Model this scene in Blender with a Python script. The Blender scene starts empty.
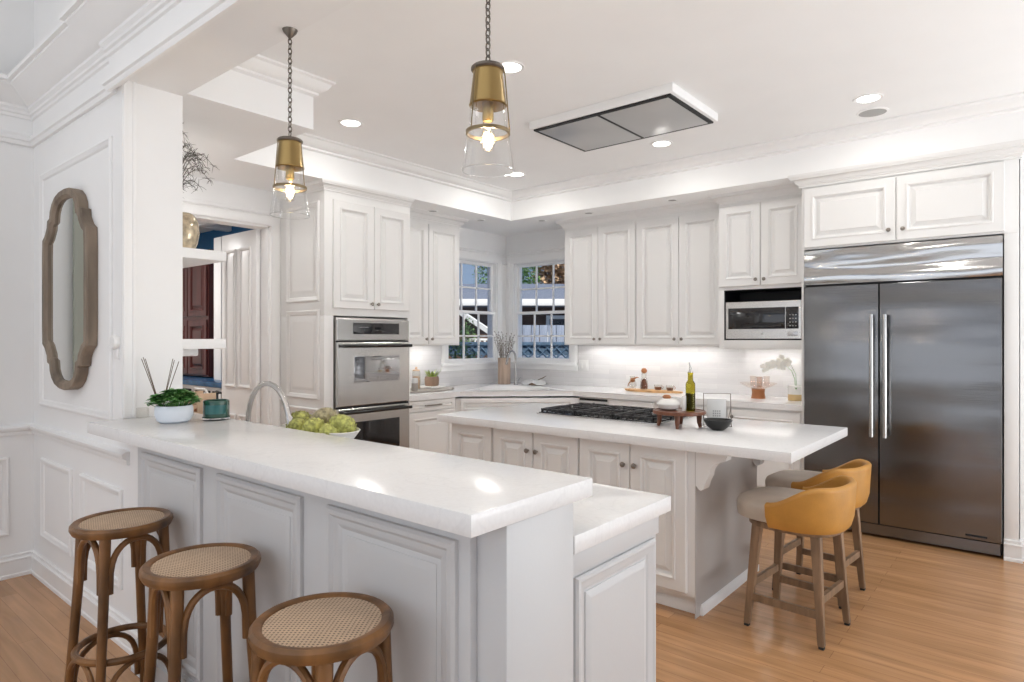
import bpy, bmesh, math, random
from mathutils import Vector, Matrix
random.seed(7)
SC = bpy.context.scene
COL = SC.collection
PI = math.pi
R = math.radians

# ------------------------------------------------------------------ camera, world, light, exposure
cam_d = bpy.data.cameras.new('camera')
cam_d.sensor_width = 36.0
cam_d.lens = 638.8 / 1024 * 36.0
cam_d.shift_y = -2.0 / 1024
cam_d.clip_start = 0.05
cam = bpy.data.objects.new('camera', cam_d)
cam.location = (0, 0, 1.45)
cam.rotation_euler = (R(90), 0, R(39.79))
COL.objects.link(cam)
SC.camera = cam

world = bpy.data.worlds.new('sky')
SC.world = world
world.use_nodes = True
wn = world.node_tree.nodes
wl = world.node_tree.links
wn.clear()
w_out = wn.new('ShaderNodeOutputWorld')
w_bg = wn.new('ShaderNodeBackground')
w_tc = wn.new('ShaderNodeTexCoord')
w_sep = wn.new('ShaderNodeSeparateXYZ')
w_ramp = wn.new('ShaderNodeValToRGB')
w_ramp.color_ramp.elements[0].position = 0.0
w_ramp.color_ramp.elements[0].color = (0.52, 0.68, 0.93, 1)
w_ramp.color_ramp.elements[1].position = 0.5
w_ramp.color_ramp.elements[1].color = (0.22, 0.42, 0.80, 1)
wl.new(w_tc.outputs['Generated'], w_sep.inputs[0])
wl.new(w_sep.outputs['Z'], w_ramp.inputs[0])
wl.new(w_ramp.outputs[0], w_bg.inputs['Color'])
w_bg.inputs['Strength'].default_value = 0.52
wl.new(w_bg.outputs[0], w_out.inputs[0])

SC.view_settings.view_transform = 'Standard'
SC.view_settings.look = 'None'
SC.view_settings.gamma = 1.0
SC.view_settings.use_curve_mapping = False
SC.view_settings.exposure = 0.18


def area_light(name, loc, rot, sx, sy, power, color=(1, 1, 1), parent=None, spread=None):
    d = bpy.data.lights.new(name, 'AREA')
    d.shape = 'RECTANGLE'
    d.size = sx
    d.size_y = sy
    d.energy = power
    d.color = color
    if spread:
        d.spread = spread
    o = bpy.data.objects.new(name, d)
    o.location = loc
    o.rotation_euler = rot
    COL.objects.link(o)
    if parent:
        o.parent = parent
        o.location = Vector(loc) - parent.location
    return o


sun_d = bpy.data.lights.new('sun', 'SUN')
sun_d.energy = 4.4
sun_d.angle = R(0.6)
sun_d.color = (1.0, 0.95, 0.87)
sun = bpy.data.objects.new('sun', sun_d)
sun.rotation_euler = (R(48), 0, R(62))
COL.objects.link(sun)
# fill lights added at unseen window and glazed-door openings, tilted up to brighten ceilings
area_light('added_window_fill', (-1.2, -4.35, 1.9), (R(108), 0, 0), 5.6, 2.8, 46, (1.0, 0.975, 0.95))
area_light('added_window_fill', (3.7, 0.8, 1.5), (R(112), 0, R(90)), 3.0, 2.4, 13, (0.99, 0.995, 1.0))
area_light('added_window_fill', (3.12, 3.9, 1.0), (R(146), 0, R(90)), 2.3, 2.0, 92, (0.99, 0.995, 1.0))
area_light('front_room_fill', (-1.5, -1.2, 4.1), (0, 0, 0), 4.5, 3.2, 26, (1, 0.97, 0.93))  # unseen fill light added over the front room for the bar
area_light('pantry_fill', (-6.9, 2.1, 2.62), (0, 0, 0), .6, .6, 26, (1, 0.98, 0.95))  # fill light added out of view to brighten the pantry
area_light('nook_fill', (-4.62, 1.62, 2.68), (0, 0, 0), .2, .2, 5, (1, 0.98, 0.95))  # fill light added behind the pillar to lift the dark nook
SC.cycles.diffuse_bounces = 8
SC.cycles.max_bounces = 14
SC.cycles.transparent_max_bounces = 16


# ------------------------------------------------------------------ materials
def inp(b, *names):
    for n in names:
        if n in b.inputs:
            return b.inputs[n]


def mat(name, color, rough=0.5, metal=0.0, bump=0.0, bscale=40.0, var=0.0, vscale=3.0, trans=0.0, ior=1.45,
        spec=0.5, coat=0.0, emit=None, estr=0.0, stretch=None, sss=0.0, alpha=None, sheen=0.0):
    m = bpy.data.materials.new(name)
    m.use_nodes = True
    nt = m.node_tree
    b = nt.nodes['Principled BSDF']
    col = tuple(color) + (1,)
    b.inputs['Base Color'].default_value = col
    b.inputs['Roughness'].default_value = rough
    b.inputs['Metallic'].default_value = metal
    b.inputs['IOR'].default_value = ior
    inp(b, 'Specular IOR Level', 'Specular').default_value = spec
    inp(b, 'Transmission Weight', 'Transmission').default_value = trans
    inp(b, 'Coat Weight', 'Clearcoat').default_value = coat
    if sheen:
        b.inputs['Sheen Weight'].default_value = sheen
    if emit:
        inp(b, 'Emission Color', 'Emission').default_value = tuple(emit) + (1,)
        b.inputs['Emission Strength'].default_value = estr
    tc = nt.nodes.new('ShaderNodeTexCoord')
    mp = nt.nodes.new('ShaderNodeMapping')
    nt.links.new(tc.outputs['Object'], mp.inputs['Vector'])
    if stretch:
        mp.inputs['Scale'].default_value = stretch
    n = nt.nodes.new('ShaderNodeTexNoise')
    n.inputs['Scale'].default_value = vscale
    n.inputs['Detail'].default_value = 4
    nt.links.new(mp.outputs[0], n.inputs['Vector'])
    v = max(var, 0.01)
    mx = nt.nodes.new('ShaderNodeMix')
    mx.data_type = 'RGBA'
    mx.inputs['A'].default_value = tuple(max(0, c * (1 - v)) for c in color) + (1,)
    mx.inputs['B'].default_value = tuple(min(1, c * (1 + v)) for c in color) + (1,)
    mr = nt.nodes.new('ShaderNodeMapRange')
    mr.inputs['From Min'].default_value = 0.32
    mr.inputs['From Max'].default_value = 0.68
    nt.links.new(n.outputs['Fac'], mr.inputs['Value'])
    nt.links.new(mr.outputs[0], mx.inputs['Factor'])
    nt.links.new(mx.outputs['Result'], b.inputs['Base Color'])
    if bump:
        n2 = nt.nodes.new('ShaderNodeTexNoise')
        n2.inputs['Scale'].default_value = bscale
        n2.inputs['Detail'].default_value = 3
        nt.links.new(mp.outputs[0], n2.inputs['Vector'])
        bp = nt.nodes.new('ShaderNodeBump')
        bp.inputs['Strength'].default_value = bump
        bp.inputs['Distance'].default_value = 0.01
        nt.links.new(n2.outputs['Fac'], bp.inputs['Height'])
        nt.links.new(bp.outputs[0], b.inputs['Normal'])
    return m


M = {}
M['cab'] = mat('cabinet_paint', (0.785, 0.783, 0.773), 0.38, bump=0.02, bscale=90)
M['wall'] = mat('wall_paint', (0.86, 0.86, 0.857), 0.6, bump=0.02, bscale=120)
M['ceil'] = mat('ceiling_paint', (0.885, 0.89, 0.89), 0.75, bump=0.02, bscale=100)
M['trim'] = mat('trim_paint', (0.87, 0.87, 0.867), 0.35, bump=0.01, bscale=90)
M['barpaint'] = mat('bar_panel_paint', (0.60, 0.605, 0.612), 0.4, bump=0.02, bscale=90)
M['islandend'] = mat('shaded_island_panel', (0.52, 0.505, 0.49), 0.4, bump=0.02, bscale=90)  # cabinet white darkened: shade under the island overhang put into the colour
M['toe'] = mat('toe_kick_paint', (0.55, 0.54, 0.52), 0.5)
M['black'] = mat('matte_black', (0.012, 0.012, 0.013), 0.55)
M['iron'] = mat('cast_iron', (0.018, 0.018, 0.02), 0.45, bump=0.1, bscale=200)
M['gap'] = mat('dark_gap', (0.06, 0.06, 0.06), 0.8)
M['knob'] = mat('pewter', (0.30, 0.27, 0.24), 0.3, 1.0)
M['chrome'] = mat('satin_nickel', (0.52, 0.51, 0.50), 0.24, 1.0)
M['brass'] = mat('antique_brass', (0.33, 0.235, 0.10), 0.33, 1.0, var=0.1)
M['bronze'] = mat('dark_bronze', (0.17, 0.15, 0.13), 0.4, 1.0)
M['rod'] = mat('aged_brass_rod', (0.25, 0.19, 0.11), 0.35, 1.0)
M['blackglass'] = mat('black_glass', (0.012, 0.012, 0.014), 0.06, spec=0.8)
M['ovenglass'] = mat('oven_window_glass', (0.45, 0.45, 0.46), 0.05, metal=0.9)
M['blackhandle'] = mat('black_steel', (0.05, 0.05, 0.05), 0.25, metal=0.8)
M['white'] = mat('white_ceramic', (0.80, 0.79, 0.77), 0.25)
M['petal'] = mat('white_petal', (0.93, 0.92, 0.86), 0.6, sheen=.3)
M['potblue'] = mat('pale_blue_white_pot', (0.70, 0.75, 0.82), 0.45, bump=0.05, bscale=80)
M['bowlblack'] = mat('black_stoneware', (0.018, 0.018, 0.018), 0.35)
M['leaf'] = mat('leaf_green', (0.09, 0.26, 0.06), 0.5, var=0.5, vscale=30)
M['leaf2'] = mat('pale_leaf_green', (0.16, 0.33, 0.10), 0.5, var=0.4, vscale=30)
M['grassy'] = mat('yellow_green_grass', (0.35, 0.45, 0.10), 0.5, var=0.4, vscale=30)
M['stoolwood'] = mat('stool_wood', (0.185, 0.085, 0.028), 0.36, var=0.65, vscale=9, bump=0.08, bscale=60, stretch=(1, 1, 0.35))
M['leg'] = mat('grey_brown_wood', (0.23, 0.145, 0.085), 0.5, var=0.3, vscale=12, bump=0.08, stretch=(2, 2, 0.3))
M['mustard'] = mat('mustard_leather', (0.50, 0.245, 0.050), 0.42, var=0.12, vscale=8, bump=0.08, bscale=150)
M['greyfab'] = mat('grey_seat_leather', (0.50, 0.43, 0.36), 0.45, var=0.1, vscale=8, bump=0.08, bscale=200)
M['rubber'] = mat('black_rubber', (0.02, 0.02, 0.02), 0.7)
M['frame'] = mat('weathered_oak_frame', (0.20, 0.155, 0.115), 0.6, var=0.4, vscale=9, bump=0.2, bscale=50, stretch=(1, 1, 0.25))
M['mirror'] = mat('mirror_silver', (0.86, 0.88, 0.87), 0.01, 1.0)
M['mahogany'] = mat('dark_mahogany', (0.070, 0.014, 0.012), 0.3, var=0.4, vscale=4, coat=0.3, stretch=(2, 2, 0.3))
M['blue'] = mat('deep_blue_paint', (0.02, 0.14, 0.33), 0.55)
M['bluetop'] = mat('blue_stone_top', (0.02, 0.09, 0.20), 0.2, var=0.4, vscale=10)
M['board'] = mat('pale_wood_board', (0.55, 0.32, 0.14), 0.5, var=0.25, vscale=10, stretch=(1, 6, 1))
M['redwood'] = mat('red_brown_wood', (0.15, 0.052, 0.025), 0.35, var=0.3, vscale=12, stretch=(1, 5, 1))
M['terra'] = mat('brown_stoneware', (0.36, 0.14, 0.05), 0.4, var=0.2)
M['vasewood'] = mat('ribbed_tan_vase', (0.42, 0.32, 0.25), 0.6, var=0.25, vscale=25, stretch=(1, 1, 0.1))
M['twig'] = mat('pale_twig', (0.36, 0.33, 0.31), 0.7)
M['darktwig'] = mat('dark_dried_twig', (0.10, 0.095, 0.085), 0.8)
M['clear'] = mat('clear_glass', (1, 1, 1), 0.0, trans=1.0, ior=1.45)
M['olive'] = mat('olive_green_glass', (0.60, 0.52, 0.05), 0.0, trans=1.0, ior=1.2)
M['oil'] = mat('dark_oil', (0.035, 0.030, 0.008), 0.1)
M['candle'] = mat('green_jar_glass', (0.018, 0.075, 0.055), 0.08, spec=0.8, coat=0.5)
M['candlelabel'] = mat('teal_jar_label', (0.03, 0.13, 0.13), 0.3)
M['artichoke'] = mat('artichoke_green', (0.42, 0.43, 0.12), 0.5, var=0.5, vscale=55)
M['artichoke_tip'] = mat('artichoke_purple_green', (0.34, 0.30, 0.18), 0.5, var=0.5, vscale=55)
M['tan'] = mat('tan_wood', (0.60, 0.42, 0.28), 0.5, var=0.25, vscale=12)
M['stone'] = mat('grey_stone_tray', (0.36, 0.33, 0.30), 0.5, var=0.2)
M['tanpot'] = mat('brown_grey_pot', (0.30, 0.20, 0.14), 0.7, var=0.2)
M['gold'] = mat('gold_band', (0.62, 0.44, 0.22), 0.35, 0.4)
M['paper'] = mat('grey_card', (0.62, 0.62, 0.61), 0.7)
M['ink'] = mat('grey_ink', (0.30, 0.30, 0.30), 0.7)
M['linen'] = mat('grey_white_linen', (0.62, 0.62, 0.62), 0.9, bump=0.2, bscale=200)
M['plastic'] = mat('white_plastic', (0.82, 0.82, 0.81), 0.35)
M['greydot'] = mat('speaker_grille', (0.42, 0.42, 0.41), 0.7)
M['lamp'] = mat('lamp_lens', (1, 1, 1), 0.5, emit=(1, 0.98, 0.94), estr=6.0)
M['lampdim'] = mat('dim_downlight_lens', (0.35, 0.34, 0.33), 0.4)
M['filament'] = mat('glowing_filament', (1, 0.7, 0.3), 0.5, emit=(1, 0.62, 0.24), estr=45.0)
M['hoodpanel'] = mat('hood_filter_panel', (0.46, 0.46, 0.46), 0.32, metal=0.5)
M['greygreen'] = mat('grey_green_curtain', (0.42, 0.43, 0.37), 0.8)
M['soapblack'] = mat('black_pump_bottle', (0.02, 0.02, 0.022), 0.3)
# outside
M['roof'] = mat('blue_grey_shingle', (0.21, 0.23, 0.28), 0.8, var=0.15, vscale=20, bump=0.2)
M['brownwall'] = mat('brown_siding', (0.11, 0.065, 0.045), 0.7, var=0.2)
M['fence'] = mat('blue_grey_boards', (0.25, 0.29, 0.37), 0.7, var=0.2, vscale=8, stretch=(6, 6, 0.4))
M['lattice'] = mat('deep_blue_lattice', (0.07, 0.12, 0.18), 0.7, var=0.3, vscale=20)
M['outwhite'] = mat('exterior_white', (0.80, 0.80, 0.78), 0.6)
M['patio'] = mat('pale_patio', (0.45, 0.48, 0.52), 0.8, var=0.15)
M['tree'] = mat('tree_foliage', (0.16, 0.30, 0.08), 0.7, var=0.6, vscale=8)
M['treebrown'] = mat('autumn_foliage', (0.48, 0.34, 0.22), 0.7, var=0.5, vscale=8)
M['bark'] = mat('bark', (0.12, 0.08, 0.05), 0.8)
M['shrub'] = mat('shrub_foliage', (0.14, 0.24, 0.08), 0.7, var=0.6, vscale=10)


def brushed(name, color, rough, wave_s, wave_d, vert=False):
    """stainless steel: fine brush lines plus the slow waviness of rolled sheet"""
    m = mat(name, color, rough, 1.0)
    nt = m.node_tree
    b = nt.nodes['Principled BSDF']
    tc = nt.nodes.new('ShaderNodeTexCoord')
    mp = nt.nodes.new('ShaderNodeMapping')
    mp.inputs['Scale'].default_value = (0.55, 0.55, 2.6)
    nt.links.new(tc.outputs['Object'], mp.inputs['Vector'])
    n = nt.nodes.new('ShaderNodeTexNoise')
    n.inputs['Scale'].default_value = wave_s
    n.inputs['Detail'].default_value = 0.6
    nt.links.new(mp.outputs[0], n.inputs['Vector'])
    bp = nt.nodes.new('ShaderNodeBump')
    bp.inputs['Strength'].default_value = 1.0
    bp.inputs['Distance'].default_value = wave_d
    nt.links.new(n.outputs['Fac'], bp.inputs['Height'])
    mp2 = nt.nodes.new('ShaderNodeMapping')
    mp2.inputs['Scale'].default_value = (2, 2, 260) if not vert else (200, 200, 2)
    nt.links.new(tc.outputs['Object'], mp2.inputs['Vector'])
    n2 = nt.nodes.new('ShaderNodeTexNoise')
    n2.inputs['Scale'].default_value = 1.0
    n2.inputs['Detail'].default_value = 2
    nt.links.new(mp2.outputs[0], n2.inputs['Vector'])
    bp2 = nt.nodes.new('ShaderNodeBump')
    bp2.inputs['Strength'].default_value = 0.35
    bp2.inputs['Distance'].default_value = 0.0006
    nt.links.new(n2.outputs['Fac'], bp2.inputs['Height'])
    nt.links.new(bp.outputs[0], bp2.inputs['Normal'])
    nt.links.new(bp2.outputs[0], b.inputs['Normal'])
    inp(b, 'Anisotropic').default_value = 0.5
    return m


M['steel'] = brushed('refrigerator_steel', (0.205, 0.205, 0.208), 0.20, 1.6, 0.02)
M['grille'] = brushed('rolled_steel_grille', (0.50, 0.50, 0.50), 0.12, 2.6, 0.05)
M['steel2'] = brushed('oven_steel', (0.60, 0.585, 0.565), 0.24, 2.0, 0.001)


def quartz():
    m = bpy.data.materials.new('white_quartz')
    m.use_nodes = True
    nt = m.node_tree
    b = nt.nodes['Principled BSDF']
    b.inputs['Roughness'].default_value = 0.19
    tc = nt.nodes.new('ShaderNodeTexCoord')
    n = nt.nodes.new('ShaderNodeTexNoise')
    n.inputs['Scale'].default_value = 2.2
    n.inputs['Detail'].default_value = 8
    n.inputs['Distortion'].default_value = 1.6
    nt.links.new(tc.outputs['Object'], n.inputs['Vector'])
    r = nt.nodes.new('ShaderNodeValToRGB')
    e = r.color_ramp.elements
    e[0].position = 0.485
    e[0].color = (0.83, 0.83, 0.833, 1)
    e[1].position = 0.515
    e[1].color = (0.83, 0.83, 0.833, 1)
    k = e.new(0.50)
    k.color = (0.79, 0.79, 0.795, 1)
    nt.links.new(n.outputs['Fac'], r.inputs[0])
    n3 = nt.nodes.new('ShaderNodeTexNoise')
    n3.inputs['Scale'].default_value = 90
    nt.links.new(tc.outputs['Object'], n3.inputs['Vector'])
    mx = nt.nodes.new('ShaderNodeMix')
    mx.data_type = 'RGBA'
    mx.blend_type = 'MULTIPLY'
    mx.inputs['Factor'].default_value = 0.10
    nt.links.new(r.outputs[0], mx.inputs['A'])
    nt.links.new(n3.outputs['Fac'], mx.inputs['B'])
    nt.links.new(mx.outputs['Result'], b.inputs['Base Color'])
    return m


M['quartz'] = quartz()


def brick_mat(name, c1, c2, mortar, bw, bh, ms, rough, rot=(0, 0, 0), bump=0.3, noise=0.0, nstretch=(1, 12, 1), off=0.5):
    m = bpy.data.materials.new(name)
    m.use_nodes = True
    nt = m.node_tree
    b = nt.nodes['Principled BSDF']
    b.inputs['Roughness'].default_value = rough
    tc = nt.nodes.new('ShaderNodeTexCoord')
    mp = nt.nodes.new('ShaderNodeMapping')
    mp.inputs['Rotation'].default_value = rot
    nt.links.new(tc.outputs['Object'], mp.inputs['Vector'])
    br = nt.nodes.new('ShaderNodeTexBrick')
    br.offset = off
    br.inputs['Scale'].default_value = 1.0
    br.inputs['Brick Width'].default_value = bw
    br.inputs['Row Height'].default_value = bh
    br.inputs['Mortar Size'].default_value = ms
    br.inputs['Mortar Smooth'].default_value = 0.3
    br.inputs['Color1'].default_value = tuple(c1) + (1,)
    br.inputs['Color2'].default_value = tuple(c2) + (1,)
    br.inputs['Mortar'].default_value = tuple(mortar) + (1,)
    nt.links.new(mp.outputs[0], br.inputs['Vector'])
    out = br.outputs['Color']
    if noise:
        mp3 = nt.nodes.new('ShaderNodeMapping')
        mp3.inputs['Scale'].default_value = nstretch
        nt.links.new(mp.outputs[0], mp3.inputs['Vector'])
        n = nt.nodes.new('ShaderNodeTexNoise')
        n.inputs['Scale'].default_value = 2.5
        n.inputs['Detail'].default_value = 6
        n.inputs['Distortion'].default_value = 0.6
        nt.links.new(mp3.outputs[0], n.inputs['Vector'])
        rr = nt.nodes.new('ShaderNodeMapRange')
        rr.inputs['From Min'].default_value = 0.3
        rr.inputs['From Max'].default_value = 0.7
        rr.inputs['To Min'].default_value = 1 - noise
        rr.inputs['To Max'].default_value = 1 + noise * 0.4
        nt.links.new(n.outputs['Fac'], rr.inputs['Value'])
        hs = nt.nodes.new('ShaderNodeHueSaturation')
        nt.links.new(br.outputs['Color'], hs.inputs['Color'])
        nt.links.new(rr.outputs[0], hs.inputs['Value'])
        out = hs.outputs['Color']
    nt.links.new(out, b.inputs['Base Color'])
    bp = nt.nodes.new('ShaderNodeBump')
    bp.inputs['Strength'].default_value = bump
    bp.inputs['Distance'].default_value = 0.002
    bp.invert = True
    nt.links.new(br.outputs['Fac'], bp.inputs['Height'])
    nt.links.new(bp.outputs[0], b.inputs['Normal'])
    return m


M['floor'] = brick_mat('oak_planks', (0.54, 0.295, 0.140), (0.44, 0.235, 0.108), (0.30, 0.155, 0.075), 1.5, 0.083, 0.0014, 0.24,
                       bump=0.15, noise=0.22, nstretch=(0.8, 9, 1))
M['pale_floor'] = mat('pale_bounce_floor', (0.76, 0.75, 0.74), 0.9, bump=0.2, bscale=300)  # made pale so the unseen floor bounces neutral light
M['tile_back'] = brick_mat('backsplash_tile', (0.74, 0.73, 0.73), (0.67, 0.66, 0.67), (0.62, 0.61, 0.60), 0.40, 0.051, 0.0016, 0.16,
                           rot=(R(-90), 0, 0), bump=0.5, noise=0.07, nstretch=(1, 3, 1))
M['tile_left'] = brick_mat('backsplash_tile_side', (0.74, 0.73, 0.73), (0.67, 0.66, 0.67), (0.62, 0.61, 0.60), 0.40, 0.051, 0.0016, 0.16,
                           rot=(R(-90), R(90), 0), bump=0.5, noise=0.07, nstretch=(1, 3, 1))


def cane_mat():
    m = bpy.data.materials.new('woven_cane')
    m.use_nodes = True
    nt = m.node_tree
    b = nt.nodes['Principled BSDF']
    b.inputs['Roughness'].default_value = 0.6
    tc = nt.nodes.new('ShaderNodeTexCoord')
    outs = []
    for rot in (R(20), R(110), R(65), R(155)):
        mp = nt.nodes.new('ShaderNodeMapping')
        mp.inputs['Rotation'].default_value = (0, 0, rot)
        nt.links.new(tc.outputs['Object'], mp.inputs['Vector'])
        w = nt.nodes.new('ShaderNodeTexWave')
        w.inputs['Scale'].default_value = 44 if len(outs) < 2 else 31
        w.inputs['Distortion'].default_value = 0.6
        w.inputs['Detail'].default_value = 1
        nt.links.new(mp.outputs[0], w.inputs['Vector'])
        outs.append(w.outputs['Fac'])
    def mth(op, a, c):
        x = nt.nodes.new('ShaderNodeMath')
        x.operation = op
        nt.links.new(a, x.inputs[0])
        nt.links.new(c, x.inputs[1])
        return x.outputs[0]
    f = mth('MAXIMUM', mth('MAXIMUM', outs[0], outs[1]), mth('MAXIMUM', outs[2], outs[3]))
    r = nt.nodes.new('ShaderNodeValToRGB')
    r.color_ramp.elements[0].position = 0.55
    r.color_ramp.elements[0].color = (0.16, 0.10, 0.06, 1)
    r.color_ramp.elements[1].position = 0.92
    r.color_ramp.elements[1].color = (0.70, 0.51, 0.35, 1)
    nt.links.new(f, r.inputs[0])
    n = nt.nodes.new('ShaderNodeTexNoise')
    n.inputs['Scale'].default_value = 14
    nt.links.new(tc.outputs['Object'], n.inputs['Vector'])
    mx = nt.nodes.new('ShaderNodeMix')
    mx.data_type = 'RGBA'
    mx.blend_type = 'MULTIPLY'
    mx.inputs['Factor'].default_value = 0.35
    nt.links.new(r.outputs[0], mx.inputs['A'])
    nt.links.new(n.outputs['Fac'], mx.inputs['B'])
    nt.links.new(mx.outputs['Result'], b.inputs['Base Color'])
    bp = nt.nodes.new('ShaderNodeBump')
    bp.inputs['Strength'].default_value = 0.6
    bp.inputs['Distance'].default_value = 0.002
    nt.links.new(f, bp.inputs['Height'])
    nt.links.new(bp.outputs[0], b.inputs['Normal'])
    return m


M['cane'] = cane_mat()


def pane_mat():
    m = bpy.data.materials.new('window_glass')
    m.use_nodes = True
    nt = m.node_tree
    nt.nodes.clear()
    o = nt.nodes.new('ShaderNodeOutputMaterial')
    t = nt.nodes.new('ShaderNodeBsdfTransparent')
    g = nt.nodes.new('ShaderNodeBsdfGlossy')
    g.inputs['Roughness'].default_value = 0.02
    f = nt.nodes.new('ShaderNodeLayerWeight')
    f.inputs['Blend'].default_value = 0.2
    k = nt.nodes.new('ShaderNodeMath')
    k.operation = 'MULTIPLY'
    k.inputs[1].default_value = 0.12
    nt.links.new(f.outputs['Facing'], k.inputs[0])
    mx = nt.nodes.new('ShaderNodeMixShader')
    nt.links.new(k.outputs[0], mx.inputs[0])
    nt.links.new(t.outputs[0], mx.inputs[1])
    nt.links.new(g.outputs[0], mx.inputs[2])
    nt.links.new(mx.outputs[0], o.inputs[0])
    return m


M['pane'] = pane_mat()


def thin_glass(name, tint, ior=1.5, refl=1.0):
    """a thin blown wall of glass: see-through, brighter towards its rim"""
    m = bpy.data.materials.new(name)
    m.use_nodes = True
    nt = m.node_tree
    nt.nodes.clear()
    o = nt.nodes.new('ShaderNodeOutputMaterial')
    t = nt.nodes.new('ShaderNodeBsdfTransparent')
    t.inputs[0].default_value = tuple(tint) + (1,)
    g = nt.nodes.new('ShaderNodeBsdfGlossy')
    g.inputs['Roughness'].default_value = 0.03
    f = nt.nodes.new('ShaderNodeLayerWeight')
    f.inputs['Blend'].default_value = 0.30
    k = nt.nodes.new('ShaderNodeMath')
    k.operation = 'MULTIPLY'
    k.inputs[1].default_value = refl
    nt.links.new(f.outputs['Facing'], k.inputs[0])
    mx = nt.nodes.new('ShaderNodeMixShader')
    nt.links.new(k.outputs[0], mx.inputs[0])
    nt.links.new(t.outputs[0], mx.inputs[1])
    nt.links.new(g.outputs[0], mx.inputs[2])
    nt.links.new(mx.outputs[0], o.inputs[0])
    return m


M['shade'] = thin_glass('pendant_glass', (0.975, 0.975, 0.97), refl=.65)
M['thin'] = thin_glass('thin_clear_glass', (0.95, 0.945, 0.93), refl=.45)
M['smoke'] = mat('mercury_amber_glass', (0.50, 0.42, 0.30), 0.16, metal=0.45, var=0.45, vscale=28, bump=0.3, bscale=30)
M['pinkglass'] = thin_glass('rose_tinted_glass', (0.965, 0.93, 0.91), refl=.3)


# ------------------------------------------------------------------ object helpers
def rootof(o):
    while o.parent:
        o = o.parent
    return o


def tag(o, label=None, cat=None, group=None, kind=None):
    if label:
        o['label'] = label
    if cat:
        o['category'] = cat
    if group:
        o['group'] = group
    if kind:
        o['kind'] = kind
    return o


def thing(name, label, cat, loc=(0, 0, 0), group=None):
    o = bpy.data.objects.new(name, None)
    o.empty_display_size = 0.05
    o.location = loc
    COL.objects.link(o)
    return tag(o, label, cat, group)


def copy_tree(o, parent=None):
    c = o.copy()
    COL.objects.link(c)
    c.parent = parent
    for ch in list(o.children):
        copy_tree(ch, c)
    return c


def frm(o, u):
    """panel frame: local x = u (right), y = up, z = outward (u x up)"""
    u = Vector(u).normalized()
    v = Vector((0, 0, 1))
    w = u.cross(v)
    m = Matrix((u, v, w)).transposed().to_4x4()
    m.translation = Vector(o)
    return m


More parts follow.
